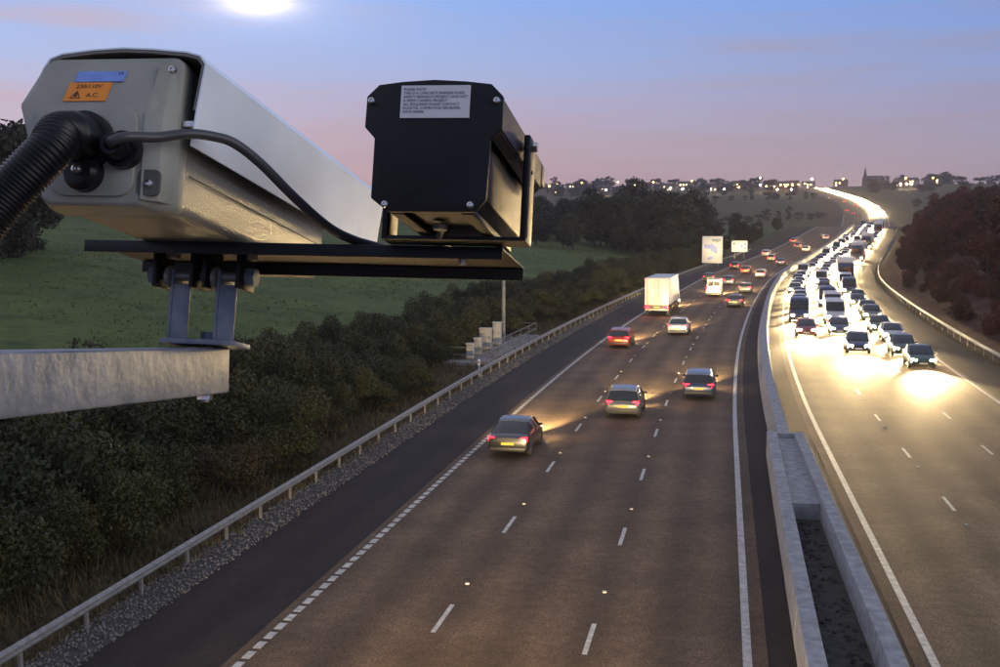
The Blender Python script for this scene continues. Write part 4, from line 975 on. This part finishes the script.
for k in range(N_):
    s_ = L[-1] * k / (N_ - 1); j = max(1, min(len(L) - 1, int(np.searchsorted(L, s_)))); t = (s_ - L[j - 1]) / max(L[j] - L[j - 1], 1e-9)
    pp.append(path[j - 1].lerp(path[j], t)); rad.append(.0195 + .0009 * math.cos(2 * math.pi * k / 6.2))
DB().tube(pp, rad, 20).make('corrugated_tube', M['black_pl'], hose, smooth=80)
cab = frame('cable', -.5405, .92, .2495, 'grey cable looping from the beige housing across the white hood to the tray', 'cable')
cp = bez([(-.5405, .926, .2495), (-.536, .918, .2500), (-.524, .922, .2550), (-.507, .945, .2610), (-.486, .962, .2690), (-.470, .980, .2715), (-.455, .995, .2690), (-.438, 1.02, .2560), (-.416, 1.06, .2310), (-.395, 1.10, .2110), (-.380, 1.135, .2045), (-.362, 1.18, .2040)], 14)
DB().tube(cp, .0048, 12).make('cable_sheath', M['cable'], cab, smooth=80)
DB().tube(cp[:13], [.0075 - .0002 * i for i in range(13)], 12).make('strain_relief', M['black_pl'], cab, smooth=80)

# ---- black box camera
cb = frame('camera_box', -.265, 1.11, .200, 'black box camera with a printed notice on its back plate', 'camera')
prof = [(-.302, .206), (-.3185, .2185), (-.3185, .2745), (-.3285, .285), (-.328, .314), (-.317, .325), (-.295, .3278), (-.265, .3295), (-.235, .3278), (-.211, .325), (-.1995, .3135), (-.199, .2835), (-.2095, .274), (-.211, .2185), (-.221, .2065)]
prism(prof, .9965, 1.0035).make('back_plate', M['black'], cb, bevel=.0009)
prism([(-.299, .212), (-.3145, .2225), (-.3145, .30), (-.2150, .30), (-.2150, .2225), (-.224, .212)], 1.0036, 1.205).make('body', M['black'], cb, bevel=.0015)
# top cover with its turned-down wings, running the length of the box
co = [(-.3190, .2760), (-.3275, .2860), (-.3270, .3135), (-.3165, .3240), (-.295, .3268), (-.265, .3285), (-.235, .3268), (-.2115, .3240), (-.2005, .3130), (-.2000, .2840), (-.2090, .2750)]
ci = [(a * .972 - .265 * .028, b - .0025 if i not in (0, len(co) - 1) else b + .001) for i, (a, b) in enumerate(co)]
DB().loft([[(a, d, b) for a, b in co + ci[::-1]] for d in (1.0036, 1.235)]).make('top_cover', M['black'], cb, smooth=25)
DB().loft([[(a, d, b) for a, b in ((-.3275, .29), (-.3270, .3135), (-.3165, .3240), (-.265, .3285), (-.2115, .3240), (-.2005, .3130), (-.2000, .29), (-.21, .285), (-.32, .285))] for d in (1.2355, 1.262)]).make('lens_shroud', M['black'], cb, bevel=.0015)
lb = DB().box(-.295, -.230, .9950, .9964, .2930, .3235).make('notice', M['st_white'], cb)
text('PLEASE NOTE\nTHIS IS A CONCRETE BARRIER ROAD\nSAFETY RESEARCH PROJECT AND NOT\nA SPEED CAMERA PROJECT\nALL ENQUIRIES PLEASE CONTACT\nROADTEL COMPUTING 020 863096\nDATE 060906', .00345, -.2925, .9947, .3188, M['ink_grey'], cb, 'lettering', 'LEFT', 0, spacing=1.02, parent=lb)
for a, b in ((-.323, .3095), (-.2050, .3090), (-.3045, .2125), (-.2245, .2125)): screw(cb, a, .9968, b, .0036)
# lips of the box underneath
for s, (a, b) in ((0, (-.300, -.2885)), (1, (-.2345, -.223))):
    DB().box(a, b, 1.004, 1.20, .2050, .2116).make('lower_rail', M['black'], cb, bevel=.001)
# U strap: right leg outside the wing, left leg, foot on the tray
for s, r0, r1 in (('r', -.1965, -.1905), ('l', -.3375, -.3315)):
    DB().loft([[(a, d, b) for a, d in ((r0, 1.098), (r1, 1.098), (r1, 1.135), (r0, 1.135))] for b in (.2005, .296, .306)]).make('strap', M['black'], cb, bevel=.001)
DB().box(-.3375, -.1905, 1.0985, 1.1345, .1995, .2030).make('strap_foot', M['black'], cb)
DB().tube([(-.1995, 1.1165, .298), (-.1855, 1.1165, .298)], .0052, 6).make('pivot_bolt', M['steel'], cb)
DB().tube([(-.1905, 1.117, .272), (-.1895, 1.117, .272)], .002, 10).make('pin_hole', M['ink'], cb)
DB().tube([(-.278, 1.10, .203), (-.270, 1.085, .212), (-.268, 1.08, .2118)], [.005, .0045, .004], 8).make('earth_lead', M['cable'], cb, smooth=60)
DB().tube([(-.270, 1.07, .2035), (-.270, 1.07, .2085)], .0075, 6).make('clamp_bolt', M['galv_old'], cb)

# ---- tray: a black channel, lips turned down, on a galvanised clevis
ty = frame('camera_tray', -.45, 1.2, .19, 'long black steel tray carrying both cameras', 'tray')
th_ = .0022
sec = [(1.130, .1855), (1.130, .1985), (1.262, .1985), (1.262, .1835), (1.2598, .1835), (1.2598, .1963), (1.1322, .1963), (1.1322, .1855)]
DB().loft([[(r, d, u) for d, u in sec] for r in (-.682, -.219)]).make('channel', M['black'], ty, bevel=.0006)
DB().tube([(-.262, 1.14, .1962), (-.262, 1.14, .181)], .0042, 6).make('bolt', M['galv_old'], ty); DB().tube([(-.262, 1.14, .1955), (-.262, 1.14, .1905)], .0085, 6).make('nut', M['galv_old'], ty)
for r in (-.607, -.515): DB().tube([(r, 1.19, .1962), (r, 1.19, .189)], .008, 6).make('nut', M['galv_old'], ty)

cv = frame('clevis_mount', -.567, 1.21, .094, 'galvanised clevis mount with pivot bolts between tray and arm', 'mount')
for r0 in (-.6060, -.5510):
    # vertical angle legs, each with a side and a back flange
    DB().box(r0, r0 + .004, 1.185, 1.225, .0985, .176).make('leg', M['galv'], cv, bevel=.0008)
    DB().box(r0 + .0042, r0 + .024, 1.185, 1.189, .0985, .160).make('leg_flange', M['galv'], cv, bevel=.0008)
    DB().loft([[(r0 - .0045, 1.19 + q * math.cos(a), .168 + q * math.sin(a)) for q in (.013,) for a in np.linspace(0, 6.283, 17)[:-1]], [(r0 - .0005, 1.19 + q * math.cos(a), .168 + q * math.sin(a)) for q in (.013,) for a in np.linspace(0, 6.283, 17)[:-1]]]).make('washer', M['galv_old'], cv, smooth=40)
for r0 in (-.622, -.578, -.563, -.5235):
    DB().box(r0, r0 + .005, 1.172, 1.215, .155, .1961).make('hanger', M['black'], cv, bevel=.001)
DB().tube([(-.632, 1.193, .170), (-.522, 1.193, .170)], .0058, 10).make('pivot_bolt', M['galv_old'], cv, smooth=40)
for r0 in (-.634, -.5185):
    DB().tube([(r0, 1.193, .170), (r0 + .011, 1.193, .170)], .0105, 6).make('nut', M['galv'], cv)
DB().box(-.6105, -.5265, 1.178, 1.235, .0925, .0983).make('base_plate', M['galv'], cv, bevel=.001)
DB().tube([(-.566, 1.21, .0984), (-.566, 1.21, .1085)], .0098, 6).make('bolt_head', M['galv'], cv)
DB().tube([(-.566, 1.21, .0925), (-.566, 1.21, .030)], .0048, 10).make('bolt_shank', M['galv_old'], cv)
DB().tube([(-.566, 1.21, .040), (-.566, 1.21, .0325)], .0085, 6).make('nut', M['steel'], cv)

# ---- galvanised box section arm reaching in from the left
e1 = EYE + Vector((-.307, 1.3, -.1426)); e0 = EYE + Vector((-.3763, .86, -.0974)); dirv = (e1 - e0); e00 = e0 - dirv * 1.9
am = empty('bracket_arm', e1); tag(am, 'blotchy galvanised box section arm holding the camera mount', 'bracket arm')
ax = dirv.normalized(); sd = ax.cross(Vector((0, 0, 1))).normalized(); upv = sd.cross(ax)
W_, H_, T_ = .060, .051, .003
def ringp(p, w, h): return [p + sd * a - upv * b - e1 for a, b in ((0, 0), (-w, 0), (-w, h), (0, h))]
MB().loft([ringp(e00, W_, H_), ringp(e1, W_, H_)]).build('box_section', M['galv'], am, bevel=.0022, bseg=3)
MB().loft([[q + ax * t for q in [p_ for p_ in ringp(e1 - sd * .004 - upv * .004, W_ - .008, H_ - .008)]] for t in (.0005, .0015)]).build('end_plate', M['galv_old'], am)
# ------------------------------------------------------------------ thin dusk haze over the valley
hz = MB().box(-2700, 2700, -220, 3300, -25, 80).build('haze', None); tag(hz, 'thin dusk haze over the whole valley', 'haze', kind='stuff')
hm = bpy.data.materials.new('dusk_haze'); hm.use_nodes = True; ht_ = hm.node_tree; ht_.nodes.clear()
ho_ = ht_.nodes.new('ShaderNodeOutputMaterial'); hv = ht_.nodes.new('ShaderNodeVolumePrincipled')
hv.inputs['Color'].default_value = (.90, .86, .88, 1); hv.inputs['Density'].default_value = .00020; hv.inputs['Anisotropy'].default_value = .55
ht_.links.new(hv.outputs[0], ho_.inputs['Volume']); hz.data.materials.append(hm)
for o in list(bpy.data.objects):
    if 'o' in o.keys(): del o['o']
